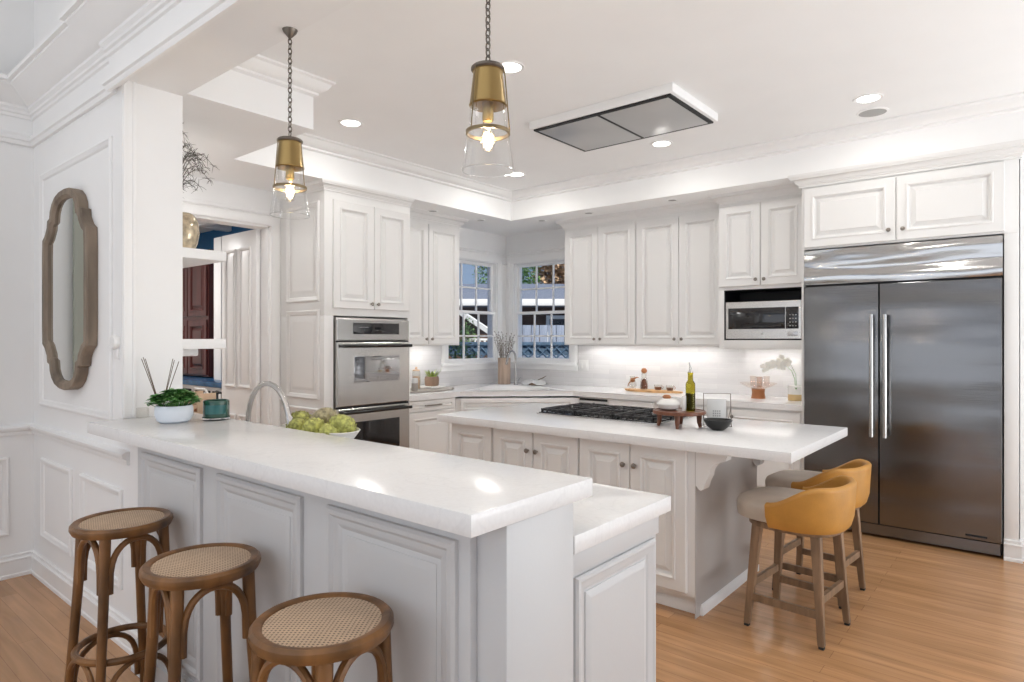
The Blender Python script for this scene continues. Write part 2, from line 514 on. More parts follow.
class MB:
    def __init__(s):
        s.bm = bmesh.new()

    def box(s, x0, x1, y0, y1, z0, z1, bev=0.0, M_=None, seg=2):
        vs = [s.bm.verts.new((x, y, z)) for x in (x0, x1) for y in (y0, y1) for z in (z0, z1)]
        fs = []
        for q in ((0, 1, 3, 2), (4, 6, 7, 5), (0, 4, 5, 1), (2, 3, 7, 6), (0, 2, 6, 4), (1, 5, 7, 3)):
            fs.append(s.bm.faces.new([vs[i] for i in q]))
        if bev:
            es = list({e for f in fs for e in f.edges})
            r = bmesh.ops.bevel(s.bm, geom=es, offset=bev, segments=seg, affect='EDGES', profile=0.5)
            vs = list({v for f in r['faces'] for v in f.verts} | {v for v in vs if v.is_valid})
        if M_ is not None:
            bmesh.ops.transform(s.bm, matrix=M_, verts=vs)
        return s

    def nest(s, M_, u0, u1, v0, v1, prof, cap=True, back=True):
        """rectangle 'lathe': prof = [(inset, height)]; mitred mouldings, raised panels"""
        loops = []
        for ins, h in prof:
            loops.append([s.bm.verts.new(M_ @ Vector(p)) for p in
                          ((u0 + ins, v0 + ins, h), (u1 - ins, v0 + ins, h), (u1 - ins, v1 - ins, h), (u0 + ins, v1 - ins, h))])
        for a, b in zip(loops, loops[1:]):
            for i in range(4):
                j = (i + 1) % 4
                s.bm.faces.new((a[i], a[j], b[j], b[i]))
        if cap:
            s.bm.faces.new(loops[-1])
            if back:
                s.bm.faces.new(loops[0][::-1])
        return s

    def ring_frame(s, M_, u0, u1, v0, v1, prof):
        """closed ring moulding: last loop joins the first"""
        return s.nest(M_, u0, u1, v0, v1, list(prof) + [prof[0]], cap=False)

    def tube(s, pts, r, seg=8, closed=False, caps=True):
        pts = [Vector(p) for p in pts]
        n = len(pts)
        rs = r if isinstance(r, (list, tuple)) else [r] * n
        rings = []
        prev = None
        for i, p in enumerate(pts):
            if closed:
                t = pts[(i + 1) % n] - pts[i - 1]
            else:
                t = pts[min(i + 1, n - 1)] - pts[max(i - 1, 0)]
            if t.length < 1e-9:
                t = Vector((0, 0, 1))
            t.normalize()
            if prev is None:
                a = t.orthogonal().normalized()
            else:
                a = prev - t * prev.dot(t)
                a = a.normalized() if a.length > 1e-6 else t.orthogonal().normalized()
            prev = a
            b = t.cross(a)
            rings.append([s.bm.verts.new(p + (a * math.cos(2 * PI * k / seg) + b * math.sin(2 * PI * k / seg)) * rs[i]) for k in range(seg)])
        m = n if closed else n - 1
        for i in range(m):
            A, B = rings[i], rings[(i + 1) % n]
            for k in range(seg):
                l = (k + 1) % seg
                s.bm.faces.new((A[k], A[l], B[l], B[k]))
        if caps and not closed:
            s.bm.faces.new(rings[0][::-1])
            s.bm.faces.new(rings[-1])
        return s

    def lathe(s, prof, c=(0, 0, 0), seg=32, M_=None, sx=1.0, sy=1.0, closed=False):
        c = Vector(c)
        rings = []
        for r, z in prof:
            if r < 1e-5:
                rings.append([s.bm.verts.new((0, 0, z))])
            else:
                rings.append([s.bm.verts.new((r * sx * math.cos(2 * PI * k / seg), r * sy * math.sin(2 * PI * k / seg), z)) for k in range(seg)])
        if closed:
            rings.append(rings[0])
        for A, B in zip(rings, rings[1:]):
            for k in range(seg):
                l = (k + 1) % seg
                if len(A) == 1 and len(B) == 1:
                    continue
                if len(A) == 1:
                    s.bm.faces.new((A[0], B[k], B[l]))
                elif len(B) == 1:
                    s.bm.faces.new((A[k], A[l], B[0]))
                else:
                    s.bm.faces.new((A[k], A[l], B[l], B[k]))
        mm = Matrix.Translation(c) @ (M_ if M_ is not None else Matrix.Identity(4))
        vv = list({v for rg in rings for v in rg})
        bmesh.ops.transform(s.bm, matrix=mm, verts=vv)
        return s

    def prism(s, poly, z0, z1, bev=0.0, M_=None):
        a = [s.bm.verts.new((x, y, z0)) for x, y in poly]
        b = [s.bm.verts.new((x, y, z1)) for x, y in poly]
        n = len(poly)
        fs = [s.bm.faces.new(a[::-1]), s.bm.faces.new(b)]
        for i in range(n):
            j = (i + 1) % n
            fs.append(s.bm.faces.new((a[i], a[j], b[j], b[i])))
        vs = a + b
        if bev:
            es = list(fs[0].edges) + list(fs[1].edges)
            r = bmesh.ops.bevel(s.bm, geom=es, offset=bev, segments=2, affect='EDGES', profile=0.5)
            vs = list({v for f in r['faces'] for v in f.verts} | {v for v in vs if v.is_valid})
        if M_ is not None:
            bmesh.ops.transform(s.bm, matrix=M_, verts=vs)
        return s

    def sweep(s, path, prof, side=1, closed=False):
        """moulding run in plan; prof = [(out, z)] closed cross-section, mitred at corners"""
        P = [Vector((x, y)) for x, y in path]
        n = len(P)
        rings = []
        for i in range(n):
            ds = []
            if i > 0 or closed:
                ds.append((P[i] - P[i - 1]).normalized())
            if i < n - 1 or closed:
                ds.append((P[(i + 1) % n] - P[i]).normalized())
            ns = [Vector((d.y, -d.x)) * side for d in ds]
            m = ns[0] if len(ns) == 1 else (ns[0] + ns[1]) / (1 + ns[0].dot(ns[1]))
            rings.append([s.bm.verts.new((P[i].x + m.x * o, P[i].y + m.y * o, z)) for o, z in prof])
        k = len(prof)
        for i in range(n if closed else n - 1):
            A, B = rings[i], rings[(i + 1) % n]
            for a in range(k):
                b = (a + 1) % k
                s.bm.faces.new((A[a], A[b], B[b], B[a]))
        if not closed:
            s.bm.faces.new(rings[0][::-1])
            s.bm.faces.new(rings[-1])
        return s

    def build(s, name, m, parent=None, loc=None, smooth=35):
        bmesh.ops.recalc_face_normals(s.bm, faces=s.bm.faces[:])
        me = bpy.data.meshes.new(name)
        s.bm.to_mesh(me)
        s.bm.free()
        o = bpy.data.objects.new(name, me)
        COL.objects.link(o)
        me.materials.append(m)
        if parent:
            o.parent = parent
            me.transform(Matrix.Translation(-rootof(parent).location))
        elif loc is not None:
            me.transform(Matrix.Translation(-Vector(loc)))
            o.location = loc
        if smooth and len(me.polygons):
            me.polygons.foreach_set('use_smooth', [True] * len(me.polygons))
            me.set_sharp_from_angle(angle=R(smooth))
        me.update()
        return o


def struct(name, mb, m, **k):
    return tag(mb.build(name, m, **k), kind='structure')


def arc(c, r, a0, a1, n, ax=(1, 0, 0), ay=(0, 0, 1)):
    c, ax, ay = Vector(c), Vector(ax), Vector(ay)
    return [c + ax * r * math.cos(a0 + (a1 - a0) * i / n) + ay * r * math.sin(a0 + (a1 - a0) * i / n) for i in range(n + 1)]


# raised-panel door profile (inset, height)
DOOR = [(0, 0), (0, .018), (.004, .022), (.058, .022), (.061, .028), (.068, .029), (.075, .023), (.079, .007), (.086, .004), (.091, .004), (.116, .018), (.118, .022), (.122, .022)]
DRAW = [(0, 0), (0, .018), (.004, .022), (.030, .022), (.033, .026), (.038, .026), (.044, .008), (.052, .006), (.068, .017), (.070, .019)]
MOULD = [(0, 0), (0, .010), (.006, .016), (.014, .017), (.022, .012), (.030, .010), (.036, .006), (.040, 0)]


def knob(Mf, u, v, h, parent):
    m = Mf @ Matrix.Translation((u, v, h))
    return MB().lathe([(0, 0), (.008, 0), (.006, .008), (.006, .012), (.013, .016), (.0155, .022), (.013, .028), (.006, .031), (0, .0315)],
                      M_=m, seg=16).build('knob', M['knob'], parent)


def door(Mf, u0, u1, v0, v1, parent, name='door', prof=DOOR, kn=None, m='cab'):
    if min(u1 - u0, v1 - v0) < 0.20:
        prof = DRAW
    d = MB().nest(Mf, u0, u1, v0, v1, prof).build(name, M[m], parent, smooth=20)
    if kn:
        knob(Mf, kn[0], kn[1], 0.020, d)
    return d


def body(Mf, W, v0, v1, D, parent, m='cab', name='cabinet_box', front=0.0):
    b = MB()
    b.box(0, W, v0, v1, -D, front, 0.002, Mf)
    return b.build(name, M[m], parent, smooth=20)


# ------------------------------------------------------------------ setting: floor, ceilings, walls
XL, YB = -5.07, 5.97            # kitchen left wall, back wall
ZC, ZS = 3.00, 2.71             # tray ceiling, soffit
struct('floor', MB().prism([(-8.6, -.9), (.5, -.9), (.5, 6.1), (-8.6, 6.1)], -0.1, 0), M['floor'])
struct('floor_unseen_bounce', MB().prism([(-8.6, -4.6), (4.1, -4.6), (4.1, 6.1), (.5, 6.1), (.5, -.9), (-8.6, -.9)], -0.1, 0), M['pale_floor'])  # unseen pale floor added to keep upward bounce bright and neutral
# kitchen ceiling tray + soffits
sx, sy = -4.36, 5.22
struct('ceiling', MB().box(XL, 3.2, 1.15, YB + .15, ZC, ZC + .12), M['ceil'])
so = MB()
so.prism([(XL, 1.43), (-3.38, 1.43), (-3.38, 2.19), (sx, 2.19), (sx, sy), (3.2, sy), (3.2, YB + .12), (XL, YB + .12)], ZS, ZC, 0)
struct('ceiling_soffit', so, M['ceil'])
CROWN = [(0, ZC), (.095, ZC), (.095, ZC - .012), (.078, ZC - .020), (.062, ZC - .048), (.034, ZC - .066), (.022, ZC - .070), (.022, ZC - .084), (.010, ZC - .090), (0, ZC - .094)]
cr = MB()
cr.sweep([(-3.38, 1.43), (-3.38, 2.19), (sx, 2.19), (sx, sy), (3.2, sy)], CROWN, side=1)
struct('trim_1', cr, M['trim'])
# window openings
wl_y0, wl_y1, wr_x0, wr_x1, wz0, wz1 = 4.96, 5.80, -4.94, -4.10, 1.18, 2.365
b = MB()
b.box(XL - .15, XL, -0.5 + 1.93, 1.75, 0, 3.0)
b.box(XL - .15, XL, 1.75, 2.86, 2.41, 3.0)
b.box(XL - .15, XL, 2.86, wl_y0, 0, 3.0)
b.box(XL - .15, XL, wl_y0, wl_y1, 0, wz0)
b.box(XL - .15, XL, wl_y0, wl_y1, wz1, 3.0)
b.box(XL - .15, XL, wl_y1, YB + .15, 0, 3.0)
struct('wall_left', b, M['wall'])
b = MB()
b.box(XL, wr_x0, YB, YB + .15, 0, 3.0)
b.box(wr_x0, wr_x1, YB, YB + .15, 0, wz0)
b.box(wr_x0, wr_x1, YB, YB + .15, wz1, 3.0)
b.box(wr_x1, 3.2, YB, YB + .15, 0, 3.0)
struct('wall_back', b, M['wall'])
b = MB()
b.box(-0.120, 3.2, 5.345, YB, 0, ZS)
struct('wall_beside_refrigerator', b, M['wall'])
b = MB()
Mf = frm((-0.125, 5.345, 0), (1, 0, 0))
b.ring_frame(Mf, .07, .95, .26, 2.52, MOULD)
struct('trim_2', b, M['trim'])
BASE = [(0, 0), (.020, 0), (.020, .018), (.015, .024), (.015, .098), (.020, .102), (.020, .110), (.010, .114), (.008, .124), (.012, .128), (.012, .134), (0, .138)]
struct('baseboard_beside_refrigerator', MB().sweep([(-0.13, 5.345), (3.0, 5.345)], BASE, side=1), M['trim'])
# right wall with glazed opening (outside the frame, closes the room)
b = MB()
b.box(3.2, 3.3, 1.15, 2.7, 0, 3.0)
b.box(3.2, 3.3, 2.7, 5.1, 2.5, 3.0)
b.box(3.2, 3.3, 5.1, YB, 0, 3.0)
struct('wall_right', b, M['wall'])

# front room (camera side): mirror wall, end wall, upper walls, tall ceiling
Ym, Yk, Xj, Xe = 1.15, 1.43, -3.38, -4.83
struct('wall_mirror', MB().box(Xe - .12, Xj, Ym, Yk, 0, 4.3), M['wall'])
struct('wall_header', MB().box(Xj, 4.0, Ym, Yk, 2.69, 4.3), M['wall'])
struct('wall_end', MB().box(Xe - .12, Xe, -4.5, Ym, 0, 4.3), M['wall'])
b = MB()
b.box(Xe - .12, -4.2, -4.62, -4.5, 0, 4.3)
b.box(-4.2, 1.8, -4.62, -4.5, 0, .45)
b.box(-4.2, 1.8, -4.62, -4.5, 3.5, 4.3)
b.box(1.8, 4.1, -4.62, -4.5, 0, 4.3)
struct('wall_front', b, M['wall'])
b = MB()
b.box(4.0, 4.1, -4.5, -1.2, 0, 4.3)
b.box(4.0, 4.1, -1.2, 2.7, 3.1, 4.3)
b.box(3.2, 4.1, 1.15, 1.43, 0, 2.69)
struct('wall_front_right', b, M['wall'])
struct('ceiling_front_room', MB().box(Xe - .12, 4.1, -4.62, Yk, 4.3, 4.4), M['ceil'])

# cornice of the front room, jogging forward over the bar opening
CORN = [(0, 2.64), (.016, 2.64), (.022, 2.652), (.022, 2.662), (.032, 2.668), (.032, 2.69), (.018, 2.702), (.008, 2.712), (.008, 2.80), (.018, 2.805),
        (.018, 2.822), (.028, 2.828), (.028, 2.842), (.040, 2.856), (.040, 2.872), (.060, 2.884), (.085, 2.905), (.120, 2.935), (.150, 2.955), (.150, 2.968),
        (.168, 2.972), (.168, 2.995), (.150, 3.005), (0, 3.01)]
struct('trim_cornice', MB().sweep([(Xe, -4.4), (Xe, Ym), (-3.44, Ym), (-3.44, Ym - .025), (4.0, Ym - .025)], CORN, side=1), M['trim'])
struct('trim_3', MB().box(-3.44, 4.0, Ym - .025, Ym, 2.66, 3.0), M['wall'])
# casing at the wall end (jamb) and floor-level trims
b = MB()
b.box(Xj, Xj + .006, Ym, Ym + .062, 1.07, 2.69, .002)
b.box(Xj + .004, Xj + .012, Ym + .004, Ym + .016, 1.07, 2.69, .003)
b.box(Xj + .004, Xj + .010, Ym + .044, Ym + .058, 1.07, 2.69, .003)
struct('trim_5', b, M['trim'])
MF = frm((Xe, Ym, 0), (1, 0, 0))
b = MB()
b.ring_frame(MF, 4.83 - 4.66, 4.83 - 3.49, 1.05, 2.44, MOULD)
struct('trim_6', b, M['trim'])
b = MB()
b.ring_frame(MF, 4.83 - 4.64, 4.83 - 4.09, .26, .735, MOULD)
struct('trim_7', b, M['trim'])
b = MB()
b.ring_frame(MF, 4.83 - 3.94, 4.83 - 3.36, .26, .735, MOULD)
struct('trim_8', b, M['trim'])
RAIL = [(0, .862), (.010, .862), (.014, .872), (.014, .884), (.026, .892), (.032, .904), (.032, .914), (.020, .922), (0, .926)]
struct('trim_chair_rail', MB().sweep([(Xe, .95), (Xe, Ym), (-3.28, Ym)], RAIL, side=1), M['trim'])
struct('baseboard_mirror_wall', MB().sweep([(Xe, .95), (Xe, Ym), (-3.05, Ym)], BASE, side=1), M['trim'])
ME = frm((Xe, -.2, 0), (0, 1, 0))
b = MB()
b.ring_frame(frm((Xe, .55, 0), (0, 1, 0)), 0, .475, .26, .735, MOULD)
struct('trim_9', b, M['trim'])
# glazed front-room door in the end wall with a dark edge and drawn curtain (seen in the mirror)
t = thing('glazed_door', 'black framed glazed door in the end wall of the front room', 'door', (Xe, 0, 0))
tag(t, kind='structure')
t.name = 'door_2'
MB().box(Xe, Xe + .03, .800, .818, 0, 2.5, .002).build('door_frame', M['black'], t)
MB().box(Xe, Xe + .02, -.6, .806, 0, 2.5, .002).build('door_panel', M['trim'], t)
b = MB()
for k in range(5):
    b.tube([(Xe + .035, .836 + k * .011, z) for z in (0.02, 1.2, 2.55)], .012, 8)
tag(b.build('curtain', M['greygreen'], loc=(Xe + .035, .86, 0)), 'grey green curtain gathered beside the glazed door', 'curtain')

# ------------------------------------------------------------------ doorway to the butler's pantry
b = MB()
MO = frm((XL, 1.70, 0), (0, 1, 0))
CAS = [(0, 0), (0, .018), (.012, .024), (.022, .018), (.070, .015), (.082, .020), (.090, .012), (.090, 0)]
b.nest(MO, -.04, 1.16 + .09, -.2, 2.41 + .09, CAS + [CAS[0]], cap=False)
b.box(XL, XL + .035, 1.63, 2.96, 2.50, 2.53, .006)
b.box(XL - .15, XL, 2.845, 2.86, 0, 2.41)
b.box(XL - .15, XL, 1.7, 2.86, 2.395, 2.41)
struct('trim_doorway', b, M['trim'])
t = thing('door_1', None, None, (-5.2, 2.84, 0))
tag(t, kind='structure')
MD = frm((-5.81, 2.80, 0), (1, 0, 0))
b = MB()
b.box(-5.81, -5.19, 2.805, 2.84, .01, 2.395, .002)
PAN = [(0, .001), (.004, -.003), (.012, -.006), (.016, -.010), (.022, -.010), (.05, -.003), (.052, -.003)]
leaf = b.build('door_leaf', M['trim'], t)
b = MB()
FR = [(0, -.003), (0, .008), (.006, .012), (.016, .010), (.022, .004), (.024, -.003)]
for (u0, u1) in ((.075, .275), (.335, .545)):
    for (v0, v1) in ((.20, .78), (1.02, 2.25)):
        b.ring_frame(MD, u0, u1, v0, v1, FR)
        b.nest(MD, u0 + .05, u1 - .05, v0 + .05, v1 - .05, [(0, -.004), (0, .002), (.03, .010)])
b.build('door_moulding', M['trim'], t)
# pantry room
b = MB()
b.box(-8.62, -8.5, 0.8, 3.6, 0, 2.72)
b.box(-8.5, XL - .15, .8, .92, 0, 2.72)
struct('wall_pantry', b, M['wall'])
struct('wall_pantry_blue', MB().box(-8.5, XL - .15, 3.5, 3.62, 0, 2.72), M['blue'])
struct('ceiling_pantry', MB().box(-8.6, XL - .15, .8, 3.62, 2.72, 2.8), M['ceil'])
b = MB()
for x in (-7.9, -7.1, -6.3, -5.6):
    b.box(x, x + .09, 1.0, 3.5, 2.66, 2.72, .008)
for y in (1.6, 2.4, 3.1):
    b.box(-8.5, -5.25, y, y + .09, 2.66, 2.72, .008)
struct('trim_pantry_coffer', b, M['trim'])
t = thing('mahogany_wall_cabinet', 'dark red mahogany cabinet with raised doors in the blue room beyond the doorway', 'cabinet', (-7.6, 3.5, 1.04))
MX = frm((-8.3, 3.20, 0), (1, 0, 0))
body(MX, 1.38, 1.04, 2.42, .3, t, 'mahogany')
for (u0, u1) in ((.02, .46), (.48, .90), (.92, 1.36)):
    door(MX, u0, u1, 1.06, 1.66, t, m='mahogany')
    door(MX, u0, u1, 1.70, 2.40, t, m='mahogany')
t = thing('bar_cabinet', 'white and dark base cabinet with wine racks under the blue stone top', 'cabinet', (-7.6, 3.2, 0))
MX = frm((-8.4, 2.93, 0), (1, 0, 0))
body(MX, 3.0, 0, .98, .56, t, 'trim')
b = MB()
for k in range(7):
    b.nest(MX, .06 + k * .42, .06 + k * .42 + .36, .72, .94, [(0, 0), (0, .012), (.01, .012), (.01, .004)])
    b.nest(MX, .06 + k * .42, .06 + k * .42 + .36, .10, .67, [(0, 0), (0, .012), (.01, .012), (.01, .004)])
b.build('rack_front', M['black'], t)
for k in range(7):
    for q in range(3):
        MB().nest(MX, .09 + k * .42 + q * .11, .13 + k * .42 + q * .11, .74, .92, [(0, .004), (0, .016), (.006, .018)]).build('slat', M['trim'], t)
MB().box(-8.45, -5.35, 2.90, 3.5, .98, 1.03, .004).build('worktop', M['bluetop'], t)
struct('trim_pantry_pilaster', MB().box(-6.64, -6.48, 3.12, 3.5, 0, 2.5, .006), M['trim'])

# ------------------------------------------------------------------ windows
def sash(b, Mf, u0, u1, v0, v1, w0, rows=2, cols=3, st=.035):
    b.nest(Mf, u0, u1, v0, v1, [(0, w0 - .03), (0, w0), (st - .006, w0), (st, w0 - .008), (st, w0 - .03), (0, w0 - .03)], cap=False)
    for c in range(1, cols):
        x = u0 + st + (u1 - u0 - 2 * st) * c / cols
        b.box(x - .009, x + .009, v0 + st, v1 - st, w0 - .026, w0 - .004, .002, Mf)
    for r in range(1, rows):
        z = v0 + st + (v1 - v0 - 2 * st) * r / rows
        b.box(u0 + st, u1 - st, z - .009, z + .009, w0 - .026, w0 - .004, .002, Mf)


def window(name, Mf, W, casing_l, casing_r, trimname):
    H = wz1 - wz0
    root = thing(name, None, None, Mf.translation)
    tag(root, kind='structure')
    b = MB()
    b.nest(Mf, 0, W, 0, H, [(0, -.14), (0, .0), (.012, .0), (.012, -.14), (0, -.14)], cap=False)
    b.build('window_frame', M['trim'], root)
    b = MB()
    sash(b, Mf, .012, W - .012, H * .475, H - .012, -.050)
    b.build('upper_sash', M['trim'], root)
    b = MB()
    sash(b, Mf, .012, W - .012, .012, H * .475 + .035, -.012)
    b.build('lower_sash', M['trim'], root)
    b = MB()
    b.box(.03, W - .03, .03, H - .03, -.066, -.062, 0, Mf)
    b.build('pane', M['pane'], root)
    return root


MWL = frm((XL, wl_y0, wz0), (0, 1, 0))
MWR = frm((wr_x0, YB, wz0), (1, 0, 0))
window('window_1', MWL, wl_y1 - wl_y0, 1, 1, '')
window('window_2', MWR, wr_x1 - wr_x0, 1, 1, '')
b = MB()
for Mf, W, ul, ur in ((MWL, wl_y1 - wl_y0, -.09, .165), (MWR, wr_x1 - wr_x0, -.125, .09)):
    H = wz1 - wz0
    # casings, head and sill
    b.box(-.085, 0.004, -.02, H + .02, 0, .022, .004, Mf)
    b.box(W - .004, W + .085, -.02, H + .02, 0, .022, .004, Mf)
    b.box(-.07, -.05, -.02, H + .02, .02, .030, .003, Mf)
    b.box(W + .05, W + .07, -.02, H + .02, .02, .030, .003, Mf)
    b.box(ul, W + ur, H - .004, H + .085, 0, .024, .004, Mf)
    b.box(ul, W + ur, H + .085, H + .105, 0, .040, .005, Mf)
    b.box(ul, W + ur, H + .105, H + .128, 0, .058, .006, Mf)
    b.box(ul, W + ur, -.028, .004, 0, .045, .005, Mf)
    b.box(ul, W + ur, -.085, -.028, 0, .020, .004, Mf)
struct('trim_windows', b, M['trim'])

# ------------------------------------------------------------------ backsplash
ZT = .93
b = MB()
b.box(wr_x1 + .09, -1.46, YB - .010, YB, ZT, 1.40)
b.box(XL, wr_x1 + .09, YB - .010, YB, ZT, wz0 - .085)
struct('wall_backsplash', b, M['tile_back'])
b = MB()
b.box(XL, XL + .010, 3.84, wl_y0 - .09, ZT, 1.40)
b.box(XL, XL + .010, wl_y0 - .09, YB, ZT, wz0 - .085)
struct('wall_backsplash_side', b, M['tile_left'])

# ------------------------------------------------------------------ tall oven cabinet, double oven
CC = [(0, 0), (.010, 0), (.010, .010), (.016, .014), (.018, .020), (.024, .022), (.030, .034), (.040, .042), (.050, .045), (.050, .050), (.056, .054), (.060, .062), (.060, .072), (0, .072)]


def crown_prof(z0, sc=1.0):
    return [(o * sc, z0 + z * sc) for o, z in CC]


XO = -4.40
t = thing('oven_cabinet', 'tall white oven cabinet with two doors above the double oven and panelled side', 'cabinet', (-4.73, 3.39, 0))
MO = frm((XO, 2.95, 0), (0, 1, 0))
b = MB()
b.box(XL, XO, 2.95, 3.845, 1.64, 2.645, .002)
b.box(XL, XO, 2.95, 3.035, .1, 1.64, .002)
b.box(XL, XO, 3.815, 3.845, .1, 1.64, .002)
b.box(XL, XO, 3.035, 3.815, .1, .30, .002)
b.box(XL, XL + .02, 3.035, 3.815, .3, 1.64)
b.build('cabinet_box', M['cab'], t)
MB().box(XL, XO - .06, 2.97, 3.84, 0, .1).build('toe_kick', M['toe'], t)
door(MO, .075, .475, 1.70, 2.575, t, kn=(.445, 1.745))
door(MO, .480, .865, 1.70, 2.575, t, kn=(.510, 1.745))
MS = frm((XL, 2.95, 0), (1, 0, 0))
b = MB()
for (v0, v1) in ((1.755, 2.56), (.96, 1.685), (.16, .89)):
    b.ring_frame(MS, .13, .605, v0, v1, MOULD)
    b.nest(MS, .20, .535, v0 + .07, v1 - .07, [(0, 0), (0, .002), (.022, .008), (.024, .008)])
b.build('side_panel_moulding', M['cab'], t)
MB().sweep([(XL, 2.95), (XO, 2.95), (XO, 3.845)], crown_prof(2.638), side=1).build('crown_moulding', M['cab'], t)

t = thing('double_oven', 'stainless steel double wall oven with black control display', 'oven', (-4.5, 3.42, .30))
MV = frm((XO + .004, 3.045, 0), (0, 1, 0))
W = .756
MB().box(0.01, W - .01, .305, 1.625, -.5, 0, .002, MV).build('oven_body', M['steel2'], t)
b = MB().nest(MV, 0, W, 1.440, 1.610, [(0, 0), (0, .028), (.004, .032)])
cp = b.build('control_panel', M['steel2'], t)
MB().nest(MV, .155, .640, 1.490, 1.585, [(0, .032), (0, .034), (.002, .035)]).build('display', M['blackglass'], cp)
MB().nest(MV, .215, .305, 1.545, 1.551, [(0, .035), (0, .0356)]).build('display_text', M['chrome'], cp)


def oven_door(v0, v1, open_glass):
    d = MB().nest(MV, 0, W, v0, v1, [(0, .004), (0, .036), (.005, .040)]).build('oven_door', M['steel2'], t)
    MB().nest(MV, .155, .640, v0 + .19, v1 - .115, [(0, .040), (.004, .041), (.008, .0415)]).build('window', M[open_glass], d)
    hb = MB()
    hb.tube([MV @ Vector((u, v1 - .030, .088)) for u in (.02, .25, .5, W - .02)], .0135, 12)
    hb.box(.035, .06, v1 - .040, v1 - .020, .038, .086, .002, MV)
    hb.box(W - .06, W - .035, v1 - .040, v1 - .020, .038, .086, .002, MV)
    hb.build('handle', M['blackhandle'], d)
    MB().box(.004, W - .004, v1 + .001, v1 + .014, .002, .030, 0, MV).build('vent_gap', M['black'], d)
    return d


oven_door(.900, 1.422, 'ovenglass')
oven_door(.320, .880, 'blackglass')

# ------------------------------------------------------------------ wall cabinets
def upper(name_label, Mf, W, v0, v1, D, doors, crown=None, lights=True, cz=2.62):
    t = thing('wall_cabinet', name_label, 'cabinet', Mf.translation + Vector((0, 0, v0)))
    body(Mf, W, v0, v1, D, t)
    for (u0, u1, kn) in doors:
        door(Mf, u0, u1, v0 + .012, v1 - .05, t, kn=kn)
    if crown:
        MB().sweep(crown, crown_prof(v1 - .02, 1.25), side=1).build('crown_moulding', M['cab'], t)
    return t


YU = 5.63
MU = frm((-3.955, YU, 0), (1, 0, 0))
upper('tall white two-door wall cabinet right of the corner windows', MU, .865, 1.385, 2.65, .33,
      [(.02, .428, (.395, 1.45)), (.434, .855, (.467, 1.45))], [(-3.955, YB), (-3.955, YU), (-3.09, YU)])
MU = frm((-3.088, YU, 0), (1, 0, 0))
upper('tall white two-door wall cabinet directly left of the microwave cabinet', MU, .882, 1.385, 2.65, .33,
      [(.008, .448, (.415, 1.45)), (.454, .872, (.487, 1.45))], [(-3.088, YU), (-2.206, YU)])
MUL = frm((-4.74, 3.848, 0), (0, 1, 0))
upper('white two-door wall cabinet between the tall oven cabinet and the left window', MUL, .975, 1.385, 2.65, .32,
      [(.06, .516, (.480, 1.45)), (.522, .955, (.555, 1.45))], [(-4.74, 3.85), (-4.74, 4.823), (XL, 4.823)])
b = thing('under_cabinet_light', 'slim strip lamp under the two tall wall cabinets right of the window', 'lamp', (-3.08, 5.8, 1.38))
MB().box(-3.85, -2.3, 5.80, 5.84, 1.3835, 1.390, .001).build('lens', M['lamp'], b)
area_light('strip_glow', (-3.08, 5.82, 1.381), (0, 0, 0), 1.5, .03, 2.1, (1, .97, .93), b)
b = thing('under_cabinet_light', 'slim strip lamp under the microwave cabinet', 'lamp', (-1.85, 5.8, 1.35))
MB().box(-2.1, -1.6, 5.80, 5.84, 1.3635, 1.370, .001).build('lens', M['lamp'], b)
area_light('strip_glow', (-1.85, 5.82, 1.361), (0, 0, 0), .5, .03, .8, (1, .97, .93), b)
b = thing('under_cabinet_light', 'slim strip lamp under the wall cabinet beside the ovens', 'lamp', (-4.93, 4.33, 1.38))
MB().box(-4.95, -4.91, 3.95, 4.72, 1.3835, 1.390, .001).build('lens', M['lamp'], b)
area_light('strip_glow', (-4.93, 4.33, 1.381), (0, 0, 0), .03, .75, 1.1, (1, .97, .93), b)

# microwave cabinet
t = thing('microwave_cabinet', 'white cabinet with two short doors over the built-in microwave', 'cabinet', (-1.85, 5.7, 1.365))
YM = 5.50
MU = frm((-2.204, YM, 0), (1, 0, 0))
W = .742
b = MB()
b.box(0, W, 1.875, 2.65, -.46, 0, .002, MU)
b.box(0, .045, 1.365, 1.875, -.46, 0, .002, MU)
b.box(W - .038, W, 1.365, 1.875, -.46, 0, .002, MU)
b.box(.045, W - .038, 1.365, 1.440, -.46, 0, .002, MU)
b.build('cabinet_box', M['cab'], t)
MB().box(.045, W - .038, 1.440, 1.875, -.46, -.36, 0, MU).build('niche_back', M['black'], t)
b = MB()
b.box(.045, .050, 1.440, 1.875, -.36, -.01, 0, MU)
b.box(W - .043, W - .038, 1.440, 1.875, -.36, -.01, 0, MU)
b.box(.05, W - .043, 1.870, 1.875, -.36, -.01, 0, MU)
b.build('niche_lining', M['black'], t)
door(MU, .005, .362, 1.905, 2.605, t, kn=(.330, 1.955))
door(MU, .368, .722, 1.905, 2.605, t, kn=(.400, 1.955))
MB().sweep([(-2.204, YB), (-2.204, YM), (-1.462, YM)], crown_prof(2.635, 1.2), side=1).build('crown_moulding', M['cab'], t)
t = thing('microwave_oven', 'stainless steel microwave with black glass front in the cabinet niche', 'microwave', (-1.85, 5.6, 1.442))
mx0, mx1 = .062, W - .052
MB().box(mx0, mx1, 1.442, 1.765, -.34, -.015, .004, MU).build('body', M['black'], t)
d = MB().nest(MU, mx0, mx1, 1.452, 1.770, [(0, -.015), (0, .004), (.004, .008)]).build('front_frame', M['steel2'], t)
MB().nest(MU, mx0 + .025, mx0 + .50, 1.535, 1.715, [(0, .008), (0, .010), (.002, .011)]).build('window', M['blackglass'], d)
MB().nest(MU, mx0 + .505, mx1 - .022, 1.535, 1.715, [(0, .008), (0, .010), (.002, .011)]).build('control_panel', M['blackglass'], d)
